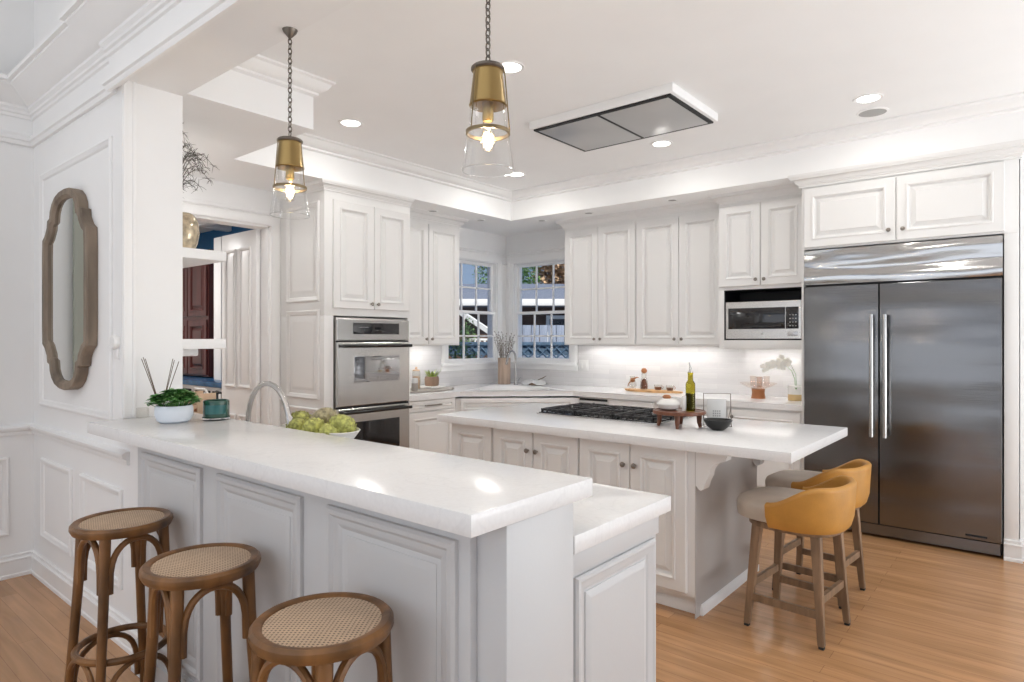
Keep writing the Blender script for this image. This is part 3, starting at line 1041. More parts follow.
b = MB()
for i in range(4):
    for j in range(3):
        b.nest(MU, mx0 + .535 + j * .022, mx0 + .546 + j * .022, 1.555 + i * .03, 1.563 + i * .03, [(0, .011), (0, .0115)])
b.build('buttons', M['greydot'], d)
MB().lathe([(0, 0), (.011, 0), (.011, .002), (0, .002)], M_=MU @ Matrix.Translation(((mx0 + mx1) / 2, 1.495, .008)), seg=20).build('emblem', M['greydot'], d)
MB().nest(MU, mx0 + .52, mx1 - .03, 1.475, 1.515, [(0, .008), (0, .010), (.004, .011)]).build('open_button', M['chrome'], d)

# ------------------------------------------------------------------ refrigerator and its surround
YF = 5.298
t = thing('refrigerator_cabinet', 'white surround with two wide doors above the refrigerator', 'cabinet', (-.8, 5.6, 0))
MU = frm((-1.46, YF, 0), (1, 0, 0))
b = MB()
b.box(0, 1.335, 2.145, 2.66, -.66, 0, .002, MU)
b.box(-.0, .018, 0, 2.145, -.66, 0, .002, MU)
b.box(1.258, 1.335, 0, 2.145, -.66, 0, .002, MU)
b.build('cabinet_box', M['cab'], t)
door(MU, .022, .640, 2.158, 2.615, t, kn=(.600, 2.235))
door(MU, .648, 1.262, 2.158, 2.615, t, kn=(.688, 2.235))
MB().sweep([(-1.46, YB - .02), (-1.46, YF), (-.125, YF), (-.125, 5.345)], crown_prof(2.628, 1.35), side=1).build('crown_moulding', M['cab'], t)
MB().sweep([(-.203, YF), (-.125, YF), (-.125, 5.34)], BASE, side=1).build('base_moulding', M['cab'], t)

t = thing('refrigerator', 'wide built-in stainless steel two-door refrigerator with tall bar handles', 'refrigerator', (-.82, 5.6, 0))
MR = frm((-1.436, YF - .004, 0), (1, 0, 0))
W = 1.228
MB().box(.004, W - .004, .02, 2.135, -.6, -.02, 0, MR).build('refrigerator_body', M['black'], t)
# slightly bowed top grille
b = MB()
pts = []
n = 14
prof = []
for i in range(n + 1):
    v = 1.868 + (2.132 - 1.868) * i / n
    k = i / n
    prof.append((v, .012 + .012 * math.sin(PI * min(1, k * 2.2)) if k < .45 else .012 + .012 * math.sin(PI * (k - .45) / .55) * .35))
va = [b.bm.verts.new(MR @ Vector((0, v, w))) for v, w in prof]
vb = [b.bm.verts.new(MR @ Vector((W, v, w))) for v, w in prof]
vc = [b.bm.verts.new(MR @ Vector((0, v, -.03))) for v, w in prof]
vd = [b.bm.verts.new(MR @ Vector((W, v, -.03))) for v, w in prof]
for i in range(n):
    b.bm.faces.new((va[i], vb[i], vb[i + 1], va[i + 1]))
    b.bm.faces.new((va[i], va[i + 1], vc[i + 1], vc[i]))
    b.bm.faces.new((vb[i], vd[i], vd[i + 1], vb[i + 1]))
b.bm.faces.new((va[0], vc[0], vd[0], vb[0]))
b.bm.faces.new((va[-1], vb[-1], vd[-1], vc[-1]))
b.build('top_grille', M['grille'], t)
dsplit = .515
for (u0, u1, hu) in ((.003, dsplit - .003, dsplit - .040), (dsplit + .003, W - .003, dsplit + .045)):
    d = MB().nest(MR, u0, u1, .105, 1.852, [(0, -.02), (0, .022), (.003, .026), (.010, .0275)]).build('refrigerator_door', M['steel'], t)
    hb = MB()
    hb.tube([MR @ Vector((hu, v, .078)) for v in (.742, 1.1, 1.4, 1.628)], .0155, 14)
    hb.box(hu - .010, hu + .010, .80, .83, .026, .070, .002, MR)
    hb.box(hu - .010, hu + .010, 1.54, 1.57, .026, .070, .002, MR)
    hb.build('handle', M['chrome'], d)
MB().nest(MR, .010, W - .010, .018, .098, [(0, -.02), (0, -.004), (.004, 0)]).build('toe_grille', M['steel'], t)
MB().nest(MR, W - .20, W - .08, .125, .139, [(0, .0275), (0, .0285)]).build('badge', M['black'], t)

# ------------------------------------------------------------------ perimeter base cabinets
YC = 5.345
def base_unit(label, Mf, W, items, D=.60, name='base_cabinet'):
    t = thing(name, label, 'cabinet', Mf.translation)
    body(Mf, W, .10, .880, D, t)
    MB().box(0, W, 0, .10, -D, -.07, 0, Mf).build('toe_kick', M['toe'], t)
    for it in items:
        if it[0] == 'drawer':
            dd = MB().nest(Mf, it[1], it[2], it[3], it[4], DRAW).build('drawer', M['cab'], t, smooth=20)
            knob(Mf, (it[1] + it[2]) / 2, (it[3] + it[4]) / 2, .017, dd)
        else:
            door(Mf, it[1], it[2], it[3], it[4], t, kn=it[5])
    return t


base_unit('white base cabinet below the wooden serving board', frm((-3.235, YC, 0), (1, 0, 0)), .50,
          [('drawer', .02, .48, .72, .86), ('door', .02, .48, .13, .70, (.44, .64))])
base_unit('white base cabinet behind the raised riser tray on the island', frm((-2.733, YC, 0), (1, 0, 0)), .655,
          [('drawer', .02, .635, .72, .86), ('door', .02, .325, .13, .70, (.29, .64)), ('door', .33, .635, .13, .70, (.365, .64))])
base_unit('white base cabinet with raised panel next to the refrigerator', frm((-2.076, YC, 0), (1, 0, 0)), .614,
          [('door', .02, .60, .13, .86, (.06, .80))])
t = thing('trash_compactor', 'slim stainless steel fronted appliance under the back worktop near the corner', 'appliance', (-3.41, 5.6, 0))
MU = frm((-3.575, YC, 0), (1, 0, 0))
body(MU, .338, .10, .880, .58, t, 'cab')
MB().box(0, .338, 0, .10, -.5, -.07, 0, MU).build('toe_kick', M['black'], t)
MB().nest(MU, .012, .326, .12, .82, [(0, 0), (0, .018), (.004, .022)]).build('front', M['steel2'], t)
MB().nest(MU, .012, .326, .842, .862, [(0, 0), (0, .012)]).build('control_strip', M['black'], t)
base_unit('white panelled base cabinet right of the double oven with flat pull', frm((-4.475, 3.848, 0), (0, 1, 0)), .65,
          [], name='dishwasher_cabinet')
t = bpy.data.objects['dishwasher_cabinet']
MU = frm((-4.475, 3.848, 0), (0, 1, 0))
MB().nest(MU, .03, .62, .775, .872, DRAW).build('top_panel', M['cab'], t, smooth=20)
MB().nest(MU, .03, .62, .12, .765, DOOR).build('front_panel', M['cab'], t, smooth=20)
b = MB()
b.tube([MU @ Vector((u, .825, .040)) for u in (.22, .33, .43)], .006, 8)
b.box(.225, .235, .820, .830, .015, .040, 0, MU)
b.box(.415, .425, .820, .830, .015, .040, 0, MU)
b.build('handle', M['knob'], t)
# diagonal sink base
p0, p1 = Vector((-4.475, 4.50, 0)), Vector((-3.58, YC, 0))
MU = frm(p0, p1 - p0)
Wd = (p1 - p0).length
t = thing('sink_cabinet', 'white corner base cabinet set diagonally under the window sink', 'cabinet', (-4.5, 5.4, 0))
b = MB()
b.prism([(p0.x, p0.y), (p1.x, p1.y), (p1.x, YB - .02), (XL + .02, YB - .02), (XL + .02, p0.y)], .10, .86, 0)
b.build('cabinet_box', M['cab'], t)
MB().nest(MU, .05, Wd - .05, .72, .862, DRAW).build('false_drawer', M['cab'], t, smooth=20)
door(MU, .05, Wd / 2 - .003, .13, .70, t, kn=(Wd / 2 - .05, .64))
door(MU, Wd / 2 + .003, Wd - .05, .13, .70, t, kn=(Wd / 2 + .05, .64))


# ------------------------------------------------------------------ worktops (with real sink cut-outs)
def worktop(name, label, poly, z0, z1, hole=None):
    """polygon slab; hole = corner list cut through it"""
    mb = MB()
    mb.prism(poly, z0, z1, .003)
    cx = sum(p[0] for p in poly) / len(poly)
    cy = sum(p[1] for p in poly) / len(poly)
    o = mb.build(name, M['quartz'], loc=(cx, cy, z0))
    if hole:
        h = MB().prism(hole, z0 - .05, z1 + .05).build('cut', M['quartz'])
        md = o.modifiers.new('cut', 'BOOLEAN')
        md.object = h
        md.operation = 'DIFFERENCE'
        md.solver = 'EXACT'
        bpy.context.view_layer.update()
        dg = bpy.context.evaluated_depsgraph_get()
        me = bpy.data.meshes.new_from_object(o.evaluated_get(dg))
        o.modifiers.clear()
        o.data = me
        bpy.data.objects.remove(h, do_unlink=True)
    return tag(o, label, 'worktop')


def basin(label, quad, z1, depth, loc):
    """steel basin hanging below a worktop"""
    c = Vector((sum(p[0] for p in quad) / 4, sum(p[1] for p in quad) / 4))
    t = thing('sink', label, 'sink', loc)
    b = MB()
    outer = [Vector(p) for p in quad]
    loops = []
    for k, z in ((1.03, z1), (1.0, z1), (.99, z1 - .01), (.96, z1 - depth), (.2, z1 - depth - .005)):
        loops.append([b.bm.verts.new((c.x + (p.x - c.x) * k, c.y + (p.y - c.y) * k, z)) for p in outer])
    for A, B in zip(loops, loops[1:]):
        for i in range(4):
            j = (i + 1) % 4
            b.bm.faces.new((A[i], A[j], B[j], B[i]))
    b.bm.faces.new(loops[-1])
    b.build('bowl', M['chrome'], t)
    MB().lathe([(0, .002), (.03, .003), (.035, 0), (.02, -.002), (0, -.002)], c=(c.x, c.y, z1 - depth), seg=20).build('drain', M['chrome'], t)
    return t


e1, e2 = Vector((-4.44, 4.53)), Vector((-3.625, 5.31))
du = (e2 - e1).normalized()
dn = Vector((-du.y, du.x))
mid = (e1 + e2) / 2
def dq(a, n_):
    p = mid + du * a + dn * n_
    return (p.x, p.y)
hole1 = [dq(-.36, .12), dq(.36, .12), dq(.36, .50), dq(-.36, .50)]
worktop('perimeter_worktop', 'white quartz worktop running round the window corner along both back walls',
        [(XL + .01, 3.848), (e1.x, 3.848), (e1.x, e1.y), (e2.x, e2.y), (-1.462, 5.31), (-1.462, YB - .01), (XL + .01, YB - .01)], .880, ZT, hole1)
basin('steel corner sink sunk in the worktop below the two windows', hole1, .88, .18, (mid.x, mid.y + .3, .70))
hole2 = [(-3.0, 1.56), (-2.2, 1.56), (-2.2, 1.88), (-3.0, 1.88)]

# ------------------------------------------------------------------ breakfast bar
struct('wall_below_bar', MB().box(-3.38, -3.05, Ym, 1.398, 0, 1.019), M['wall'])
t = thing('breakfast_bar', 'panelled pale grey knee wall of the breakfast bar with flat end post', 'bar', (-2.2, 1.3, 0))
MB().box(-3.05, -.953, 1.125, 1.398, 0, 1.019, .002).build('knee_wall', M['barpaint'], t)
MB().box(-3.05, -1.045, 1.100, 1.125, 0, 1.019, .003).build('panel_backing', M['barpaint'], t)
MK = frm((-3.38, 1.100, 0), (1, 0, 0))
BARP = [(0, 0), (0, .012), (.008, .018), (.020, .018), (.030, .010), (.044, .008), (.052, .004), (.060, 0)]
for (a, c) in ((-2.98, -2.425), (-2.297, -1.75), (-1.612, -1.085)):
    b = MB()
    b.ring_frame(MK, a + 3.38, c + 3.38, .17, .965, BARP)
    b.nest(MK, a + 3.38 + .075, c + 3.38 - .075, .245, .89, [(0, 0), (0, .002), (.02, .006), (.022, .006)])
    b.build('panel_moulding', M['barpaint'], t, smooth=25)
MB().sweep([(-3.05, 1.125), (-3.05, 1.100), (-1.045, 1.100), (-1.045, 1.125), (-.953, 1.125)], BASE, side=1).build('base_moulding', M['barpaint'], t)
worktop('bar_worktop', 'long white quartz slab on top of the breakfast bar, highest of the counters',
        [(-3.366, 1.003), (-.95, 1.003), (-.95, 1.485), (-3.366, 1.485)], 1.019, 1.07)
t = thing('wall_outlet', 'small white outlet on the end of the breakfast bar front', 'outlet', (-1.0, 1.125, .57))
MX = frm((-1.035, 1.125, .52), (1, 0, 0))
MB().nest(MX, 0, .07, 0, .085, [(0, 0), (0, .004), (.003, .006)]).build('cover_plate', M['plastic'], t)
b = MB()
b.box(.012, .03, .045, .11, .006, .016, .002, MX)
b.box(.042, .06, .045, .105, .006, .016, .002, MX)
b.build('switch', M['plastic'], t)

# peninsula cabinets behind the bar
t = thing('peninsula_cabinet', 'white low cabinet behind the breakfast bar with panelled end', 'cabinet', (-2.2, 1.7, 0))
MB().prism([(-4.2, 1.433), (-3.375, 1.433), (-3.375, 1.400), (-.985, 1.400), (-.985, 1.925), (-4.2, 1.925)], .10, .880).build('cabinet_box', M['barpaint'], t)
MB().box(-4.2, -1.03, 1.48, 1.86, 0, .10).build('toe_kick', M['toe'], t)
ME = frm((-.985, 1.399, 0), (0, 1, 0))
b = MB()
b.ring_frame(ME, .045, .505, .14, .80, [(0, 0), (0, .008), (.006, .014), (.014, .015), (.026, .010), (.040, .006), (.046, .001), (.05, 0)])
b.nest(ME, .10, .449, .195, .745, [(0, 0), (0, .003), (.02, .010), (.022, .010)])
b.box(0, .526, .812, .88, 0, .012, .003, ME)
b.box(0, .014, .10, .812, 0, .010, .002, ME)
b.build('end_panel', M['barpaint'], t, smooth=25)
MBk = frm((-.99, 1.925, 0), (-1, 0, 0))
for k in range(5):
    door(MBk, .02 + k * .62, .31 + k * .62, .13, .86, t)
    door(MBk, .32 + k * .62, .62 + k * .62, .13, .86, t)
worktop('peninsula_worktop', 'lower white quartz worktop behind and below the bar slab',
        [(-4.2, 1.433), (-3.375, 1.433), (-3.375, 1.400), (-.951, 1.400), (-.951, 1.965), (-4.2, 1.965)], .880, ZT, hole2)
basin('steel prep sink in the lower worktop behind the bar', hole2, .88, .18, (-2.6, 1.72, .70))

# ------------------------------------------------------------------ faucets
def faucet(label, loc, h, reach, ang, r=.012, lever=True):
    t = thing('faucet', label, 'faucet', loc)
    x, y, z = loc
    d = Vector((math.cos(ang), math.sin(ang), 0))
    MB().lathe([(0, 0), (.026, 0), (.026, .006), (.018, .012), (.016, .05), (0, .05)], c=loc, seg=20).build('base', M['chrome'], t)
    rr = reach / 2
    pts = [Vector((x, y, z + .03)), Vector((x, y, z + h * .5)), Vector((x, y, z + h - rr))]
    pts += [Vector((x, y, z + h - rr)) + d * (rr - rr * math.cos(a)) + Vector((0, 0, rr * math.sin(a))) for a in [PI * 0.9 * i / 12 for i in range(1, 13)]]
    last = pts[-1]
    tdir = (pts[-1] - pts[-2]).normalized()
    pts.append(last + tdir * .02)
    MB().tube(pts, r, 12).build('spout', M['chrome'], t)
    MB().tube([pts[-1], pts[-1] + tdir * .07], r * 1.3, 12).build('spray_head', M['chrome'], t)
    if lever:
        s = Vector((-d.y, d.x, 0))
        MB().tube([Vector((x, y, z + .04)), Vector((x, y, z + .045)) + s * .03, Vector((x, y, z + .085)) + s * .06], .005, 8).build('lever', M['chrome'], t)
    return t


faucet('curved gooseneck faucet rising behind the breakfast bar', (-3.075, 1.62, ZT), .305, .375, R(0), .0125)
faucet('slim gooseneck faucet in front of the corner windows', (-4.61, 5.60, ZT), .385, .19, R(-78), .010)

# ------------------------------------------------------------------ island
YI = 3.15
XI = -1.39
def island_unit(label, x0, x1, doors):
    Mf = frm((x0, YI, 0), (1, 0, 0))
    t = thing('island_cabinet', label, 'cabinet', (x0, YI, 0))
    body(Mf, x1 - x0, .105, .880, .92, t)
    MB().box(0, x1 - x0 - (.0 if x1 < -1.5 else .0), 0, .105, -.88, -.07, 0, Mf).build('toe_kick', M['trim'], t)
    for (a, c, kn) in doors:
        door(Mf, a - x0, c - x0, .125, .872, t, kn=(kn - x0, .755) if kn else None)
    return t, Mf


island_unit('white island cabinet with one narrow door at the left end of the island', -3.17, -2.775, [(-3.15, -2.785, None)])
island_unit('white two-door island cabinet in the middle, just left of the end cabinet', -2.773, -2.10, [(-2.765, -2.443, -2.475), (-2.437, -2.105, -2.405)])
t, Mf = island_unit('white two-door island cabinet at the stool end with scrolled brackets', -2.098, XI, [(-2.092, -1.763, -1.795), (-1.757, -1.430, -1.725)])
MEI = frm((XI, YI, 0), (0, 1, 0))
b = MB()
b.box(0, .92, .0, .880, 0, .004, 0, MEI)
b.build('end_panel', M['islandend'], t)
MB().sweep([(XI - .66, YI + .07), (XI + .006, YI + .07), (XI + .006, 4.06)], [(0, 0), (.014, 0), (.014, .035), (.006, .05), (0, .055)], side=1).build('shoe_moulding', M['trim'], t)


def corbel(y0, y1):
    """scrolled bracket profile in XZ, extruded along Y"""
    H0 = .875
    prof = [(0, H0), (.165, H0), (.165, H0 - .020), (.158, H0 - .030), (.158, H0 - .040)]
    prof += [(.158 - .085 * math.sin(a) * 1.05, H0 - .045 - .085 * (1 - math.cos(a))) for a in [R(90) * i / 8 for i in range(1, 9)]]
    prof += [(.058, H0 - .150), (.050, H0 - .168), (.047, H0 - .185), (.040, H0 - .200), (.026, H0 - .207), (.012, H0 - .200), (.008, H0 - .190), (0, H0 - .186)]
    b = MB()
    A = [b.bm.verts.new((XI + .004 + x, y0, z)) for x, z in prof]
    B = [b.bm.verts.new((XI + .004 + x, y1, z)) for x, z in prof]
    b.bm.faces.new(A[::-1])
    b.bm.faces.new(B)
    for i in range(len(prof)):
        j = (i + 1) % len(prof)
        b.bm.faces.new((A[i], A[j], B[j], B[i]))
    return b


corbel(YI + .0, YI + .075).build('bracket', M['cab'], t)
corbel(3.99, 4.065).build('bracket', M['cab'], t)
worktop('island_worktop', 'large white quartz slab on the island holding the cooktop', [(-3.22, 3.06), (-.888, 3.06), (-.888, 4.15), (-3.22, 4.15)], .880, ZT)

# cooktop
t = thing('gas_cooktop', 'black gas cooktop with cast iron grates set in the island', 'cooktop', (-2.25, 3.80, ZT))
cx0, cx1, cy0, cy1 = -2.71, -1.80, 3.52, 4.06
MB().box(cx0, cx1, cy0, cy1, ZT, ZT + .010, .003).build('steel_tray', M['chrome'], t)
MB().box(cx0 + .012, cx1 - .012, cy0 + .012, cy1 - .012, ZT + .010, ZT + .014, .001).build('black_deck', M['blackglass'], t)
burn = [(-2.56, 3.65), (-2.56, 3.92), (-2.255, 3.80), (-1.95, 3.65), (-1.95, 3.92)]
for (x, y) in burn:
    bb = MB().lathe([(0, 0), (.048, 0), (.048, .008), (.040, .012), (.034, .012), (.034, .020), (.028, .024), (0, .024)], c=(x, y, ZT + .014), seg=24).build('burner', M['iron'], t)
    MB().lathe([(.040, .0), (.044, .0), (.044, .006), (.040, .006)], c=(x, y, ZT + .027), seg=24, closed=True).build('burner_ring', M['chrome'], bb)
gw = (cx1 - cx0 - .04) / 3
for k in range(3):
    x0 = cx0 + .02 + k * gw + .003
    x1 = x0 + gw - .006
    b = MB()
    zt = ZT + .040
    for (a0, a1, b0, b1) in ((x0, x1, cy0 + .02, cy0 + .034), (x0, x1, cy1 - .034, cy1 - .02), (x0, x0 + .014, cy0 + .02, cy1 - .02), (x1 - .014, x1, cy0 + .02, cy1 - .02)):
        b.box(a0, a1, b0, b1, zt - .016, zt, .003)
    for q in range(1, 4):
        xx = x0 + (x1 - x0) * q / 4
        b.box(xx - .005, xx + .005, cy0 + .03, cy1 - .03, zt - .010, zt + .002, .002)
    for q in range(1, 4):
        yy = cy0 + (cy1 - cy0) * q / 4
        b.box(x0 + .01, x1 - .01, yy - .005, yy + .005, zt - .014, zt - .002, .002)
    for fx in (x0 + .008, x1 - .008):
        for fy in (cy0 + .028, cy1 - .028, (cy0 + cy1) / 2):
            b.box(fx - .007, fx + .007, fy - .007, fy + .007, ZT + .012, zt - .012, .002)
    for q in range(7):
        xx = x0 + .015 + (x1 - x0 - .03) * q / 6
        b.box(xx - .006, xx + .006, cy0 + .012, cy0 + .024, ZT + .016, zt - .002, .003)
    b.build('grate', M['iron'], t)
for (x, y) in burn:
    MB().tube([(x + .062, y, ZT + .046), (x + .062, y, ZT + .060)], .008, 10).build('burner_pin', M['chrome'], t)

# ------------------------------------------------------------------ hood, ceiling lamps, speaker
t = thing('ceiling_hood', 'white ceiling extractor box with two grey panels edged in black', 'hood', (-2.28, 3.93, 2.93))
hx0, hx1, hy0, hy1 = -2.825, -1.722, 3.58, 4.285
MB().box(hx0, hx1, hy0, hy1, 2.945, ZC, .003).build('housing', M['ceil'], t)
MB().box(hx0 + .025, hx1 - .025, hy0 + .022, hy1 - .022, 2.934, 2.946, .001).build('black_frame', M['black'], t)
xm = (hx0 + hx1) / 2
for (a, c) in ((hx0 + .052, xm - .012), (xm + .012, hx1 - .052)):
    MB().box(a, c, hy0 + .050, hy1 - .050, 2.931, 2.940, .002).build('filter_panel', M['hoodpanel'], t)


def downlight(label, x, y, z, r, lens, power, group=None, name='recessed_light'):
    t = thing(name, label, 'ceiling light', (x, y, z), group)
    MB().lathe([(r * .78, -.004), (r, -.006), (r * 1.02, -.002), (r * 1.02, .004), (r * .78, .004)], c=(x, y, z), seg=28, closed=True).build('trim_ring', M['trim'], t)
    MB().lathe([(0, -.003), (r * .79, -.003), (r * .79, .004), (0, .004)], c=(x, y, z), seg=28).build('lens', M[lens], t)
    if power:
        d = bpy.data.lights.new('lamp_glow', 'AREA')
        d.shape = 'DISK'
        d.size = r * 1.6
        d.energy = power
        d.color = (1, .97, .92)
        o = bpy.data.objects.new('lamp_glow', d)
        COL.objects.link(o)
        o.parent = t
        o.location = (0, 0, -.012)
    return t


PW = 4.0
for (x, y, lab) in ((-3.82, 2.78, 'bright recessed ceiling light above the doorway side, left of the pendants'),
                    (-2.34, 2.79, 'bright recessed ceiling light just behind the nearer pendant chain'),
                    (-3.81, 4.64, 'bright recessed ceiling light nearest the window corner'),
                    (-2.33, 4.65, 'bright recessed ceiling light beside the hood, window side'),
                    (-.87, 4.63, 'bright recessed ceiling light above the refrigerator next to the round speaker'),
                    (-.87, 2.79, 'bright recessed ceiling light above the island stools')):
    downlight(lab, x, y, ZC, .085, 'lamp', PW * (1.3 if x < -3 and y > 4 else 1))
t = thing('ceiling_speaker', 'round grey flush ceiling speaker beside the light above the refrigerator', 'speaker', (-.90, 4.93, ZC))
MB().lathe([(0, -.006), (.085, -.005), (.085, .004), (0, .004)], c=(-.90, 4.93, ZC), seg=32).build('grille', M['greydot'], t)
MB().lathe([(.085, -.007), (.098, -.004), (.098, .004), (.085, .004)], c=(-.90, 4.93, ZC), seg=32, closed=True).build('trim_ring', M['trim'], t)
for (x, y, lab) in ((-4.62, 4.33, 'small unlit soffit downlight above the wall cabinet beside the ovens'),
                    (-4.58, 4.98, 'small unlit soffit downlight above the left window'),
                    (-4.10, 5.42, 'small unlit soffit downlight above the right window'),
                    (-3.50, 5.40, 'small unlit soffit downlight above the first tall wall cabinet'),
                    (-2.59, 5.38, 'small unlit soffit downlight near the microwave cabinet')):
    downlight(lab, x, y, ZS, .048, 'lampdim', 0, name='soffit_downlight')


# ------------------------------------------------------------------ pendants
def pendant(label, x, y, ztop, group):
    t = thing('pendant_light', label, 'pendant lamp', (x, y, 1.95), group)
    zb = 1.945
    MB().lathe([(0, -.030), (.008, -.03), (.026, -.010), (.030, 0), (0, 0)], c=(x, y, ztop), seg=24).build('canopy', M['bronze'], t)
    b = MB()
    z = zb + .318
    i = 0
    while z < ztop - .02:
        ax = (1, 0, 0) if i % 2 == 0 else (0, 1, 0)
        L, w = .020, .0075
        pts = []
        for k in range(10):
            a = 2 * PI * k / 10
            pts.append(Vector((x, y, z + L / 2)) + Vector(ax) * w * math.cos(a) + Vector((0, 0, (L / 2 + .003) * math.sin(a))))
        b.tube(pts, .0022, 6, closed=True)
        z += .0195
        i += 1
    b.build('chain', M['bronze'], t)
    # brass cup (tapered), rods, band, glass
    MB().lathe([(0, .312), (.010, .312), (.010, .306), (.046, .304), (.048, .298), (.046, .292), (.043, .290), (.054, .196), (.056, .192), (.054, .190), (.041, .288), (0, .288)],
               c=(x, y, zb), seg=40).build('brass_cap', M['brass'], t)
    MB().lathe([(.046, .292), (.050, .296), (.050, .302), (.046, .306)], c=(x, y, zb), seg=40, closed=True).build('cap_rim', M['bronze'], t)
    MB().lathe([(.0510, .200), (.0525, .198), (.0560, .112), (.0615, .109), (.0765, .0)],
               c=(x, y, zb), seg=48).build('glass_shade', M['shade'], t)
    MB().tube([(x + .0755 * math.cos(a), y + .0755 * math.sin(a), zb) for a in [2 * PI * k / 48 for k in range(48)]], .0013, 6, closed=True).build('shade_rim', M['clear'], t)
    MB().lathe([(.0605, .107), (.0655, .107), (.0655, .117), (.0605, .117)], c=(x, y, zb), seg=48, closed=True).build('brass_band', M['rod'], t)
    for k in range(3):
        a = R(25 + 120 * k)
        MB().tube([(x + .050 * math.cos(a), y + .050 * math.sin(a), zb + .296), (x + .066 * math.cos(a), y + .066 * math.sin(a), zb + .112)], .0018, 6).build('rod', M['rod'], t)
    MB().lathe([(0, .20), (.016, .20), (.017, .15), (.014, .145), (0, .145)], c=(x, y, zb), seg=20).build('socket', M['brass'], t)
    bu = MB().lathe([(0, .150), (.010, .148), (.013, .130), (.022, .105), (.023, .085), (.016, .062), (0, .055)], c=(x, y, zb), seg=24).build('bulb', M['shade'], t)
    MB().tube([(x + .006 * math.cos(k * 2.1), y + .006 * math.sin(k * 2.1), zb + .135 - .0045 * k) for k in range(14)], .0016, 6).build('filament', M['filament'], bu)
    d = bpy.data.lights.new('bulb_glow', 'POINT')
    d.energy = 3.0
    d.color = (1, .80, .55)
    d.shadow_soft_size = .02
    o = bpy.data.objects.new('bulb_glow', d)
    COL.objects.link(o)
    o.parent = t
    o.location = (0, 0, .10)
    return t


PG = 'pendants over the breakfast bar'
pendant('brass and clear glass pendant on a chain, farther left of the pair', -2.326, 1.40, 2.69, PG)
pendant('brass and clear glass pendant on a chain, nearer right of the pair', -1.258, 1.40, 2.69, PG)

# ------------------------------------------------------------------ mirror on the panelled wall
def mirror_outline(s, hw=.455, hh=.53):
    """shouldered cartouche outline (x, z), offset s inwards"""
    pts = []
    W0, H0 = .288, .532
    pr = [(0.0, .545), (.06, .540), (.115, .522), (.155, .490), (.180, .450), (.186, .415), (.215, .405), (.222, .365), (.250, .325), (.286, .300), (.290, .20), (.290, 0)]
    quad = [(x, z) for x, z in pr]
    full = quad + [(x, -z) for x, z in quad[::-1][1:]] + [(-x, -z) for x, z in quad[1:]] + [(-x, z) for x, z in quad[::-1][1:-1]]
    n = len(full)
    out = []
    for i in range(n):
        p = Vector(full[i])
        a = Vector(full[i - 1])
        c = Vector(full[(i + 1) % n])
        e1_ = (p - a).normalized()
        e2_ = (c - p).normalized()
        n1 = Vector((e1_.y, -e1_.x))
        n2 = Vector((e2_.y, -e2_.x))
        m = (n1 + n2)
        m = m / max(.35, (1 + n1.dot(n2)))
        out.append(p + m * s)
    return out


mc = Vector((-4.077, 1.15, 1.718))
t = thing('wall_mirror', 'tall shouldered mirror in a weathered wood frame on the panelled wall', 'mirror', (mc.x, mc.y, mc.z - .54))
def mloop(b, s, y):
    K = 1.11
    return [b.bm.verts.new((mc.x + p.x * K * 1.18, y, mc.z + p.y)) for p in mirror_outline(s)]
b = MB()
L = [mloop(b, .0, 1.148), mloop(b, .0, 1.105), mloop(b, .006, 1.098), mloop(b, .034, 1.098), mloop(b, .040, 1.106), mloop(b, .050, 1.112), mloop(b, .050, 1.148)]
for A, B in zip(L, L[1:]):
    for i in range(len(A)):
        j = (i + 1) % len(A)
        b.bm.faces.new((A[i], A[j], B[j], B[i]))
b.build('mirror_frame', M['frame'], t, smooth=30)
b = MB()
A = mloop(b, .040, 1.120)
B = mloop(b, .040, 1.135)
b.bm.faces.new(A)
b.bm.faces.new(B[::-1])
for i in range(len(A)):
    j = (i + 1) % len(A)
    b.bm.faces.new((A[i], A[j], B[j], B[i]))
b.build('mirror_glass', M['mirror'], t, smooth=0)

t = thing('thermostat', 'small round white thermostat dial on the wall right of the mirror', 'thermostat', (-3.40, 1.15, 1.43))
b = MB()
b.lathe([(0, 0), (.036, 0), (.036, .018), (.030, .026), (0, .026)], M_=frm((-3.43, 1.15, 1.435), (1, 0, 0)), seg=28)
b.build('dial', M['plastic'], t)
MB().nest(frm((-3.455, 1.15, 1.355), (1, 0, 0)), 0, .05, 0, .05, [(0, 0), (0, .008), (.003, .010)]).build('wall_plate', M['trim'], t)

t = thing('wall_outlet', 'white double outlet on the backsplash right of the corner windows', 'outlet', (-3.93, YB - .01, 1.15))
MX = frm((-3.99, YB - .010, 1.10), (1, 0, 0))
MB().nest(MX, 0, .125, 0, .12, [(0, 0), (0, .004), (.003, .006)]).build('cover_plate', M['plastic'], t)
b = MB()
b.box(.018, .052, .03, .09, .006, .009, .002, MX)
b.box(.073, .107, .03, .09, .006, .009, .002, MX)
b.build('switch', M['plastic'], t)

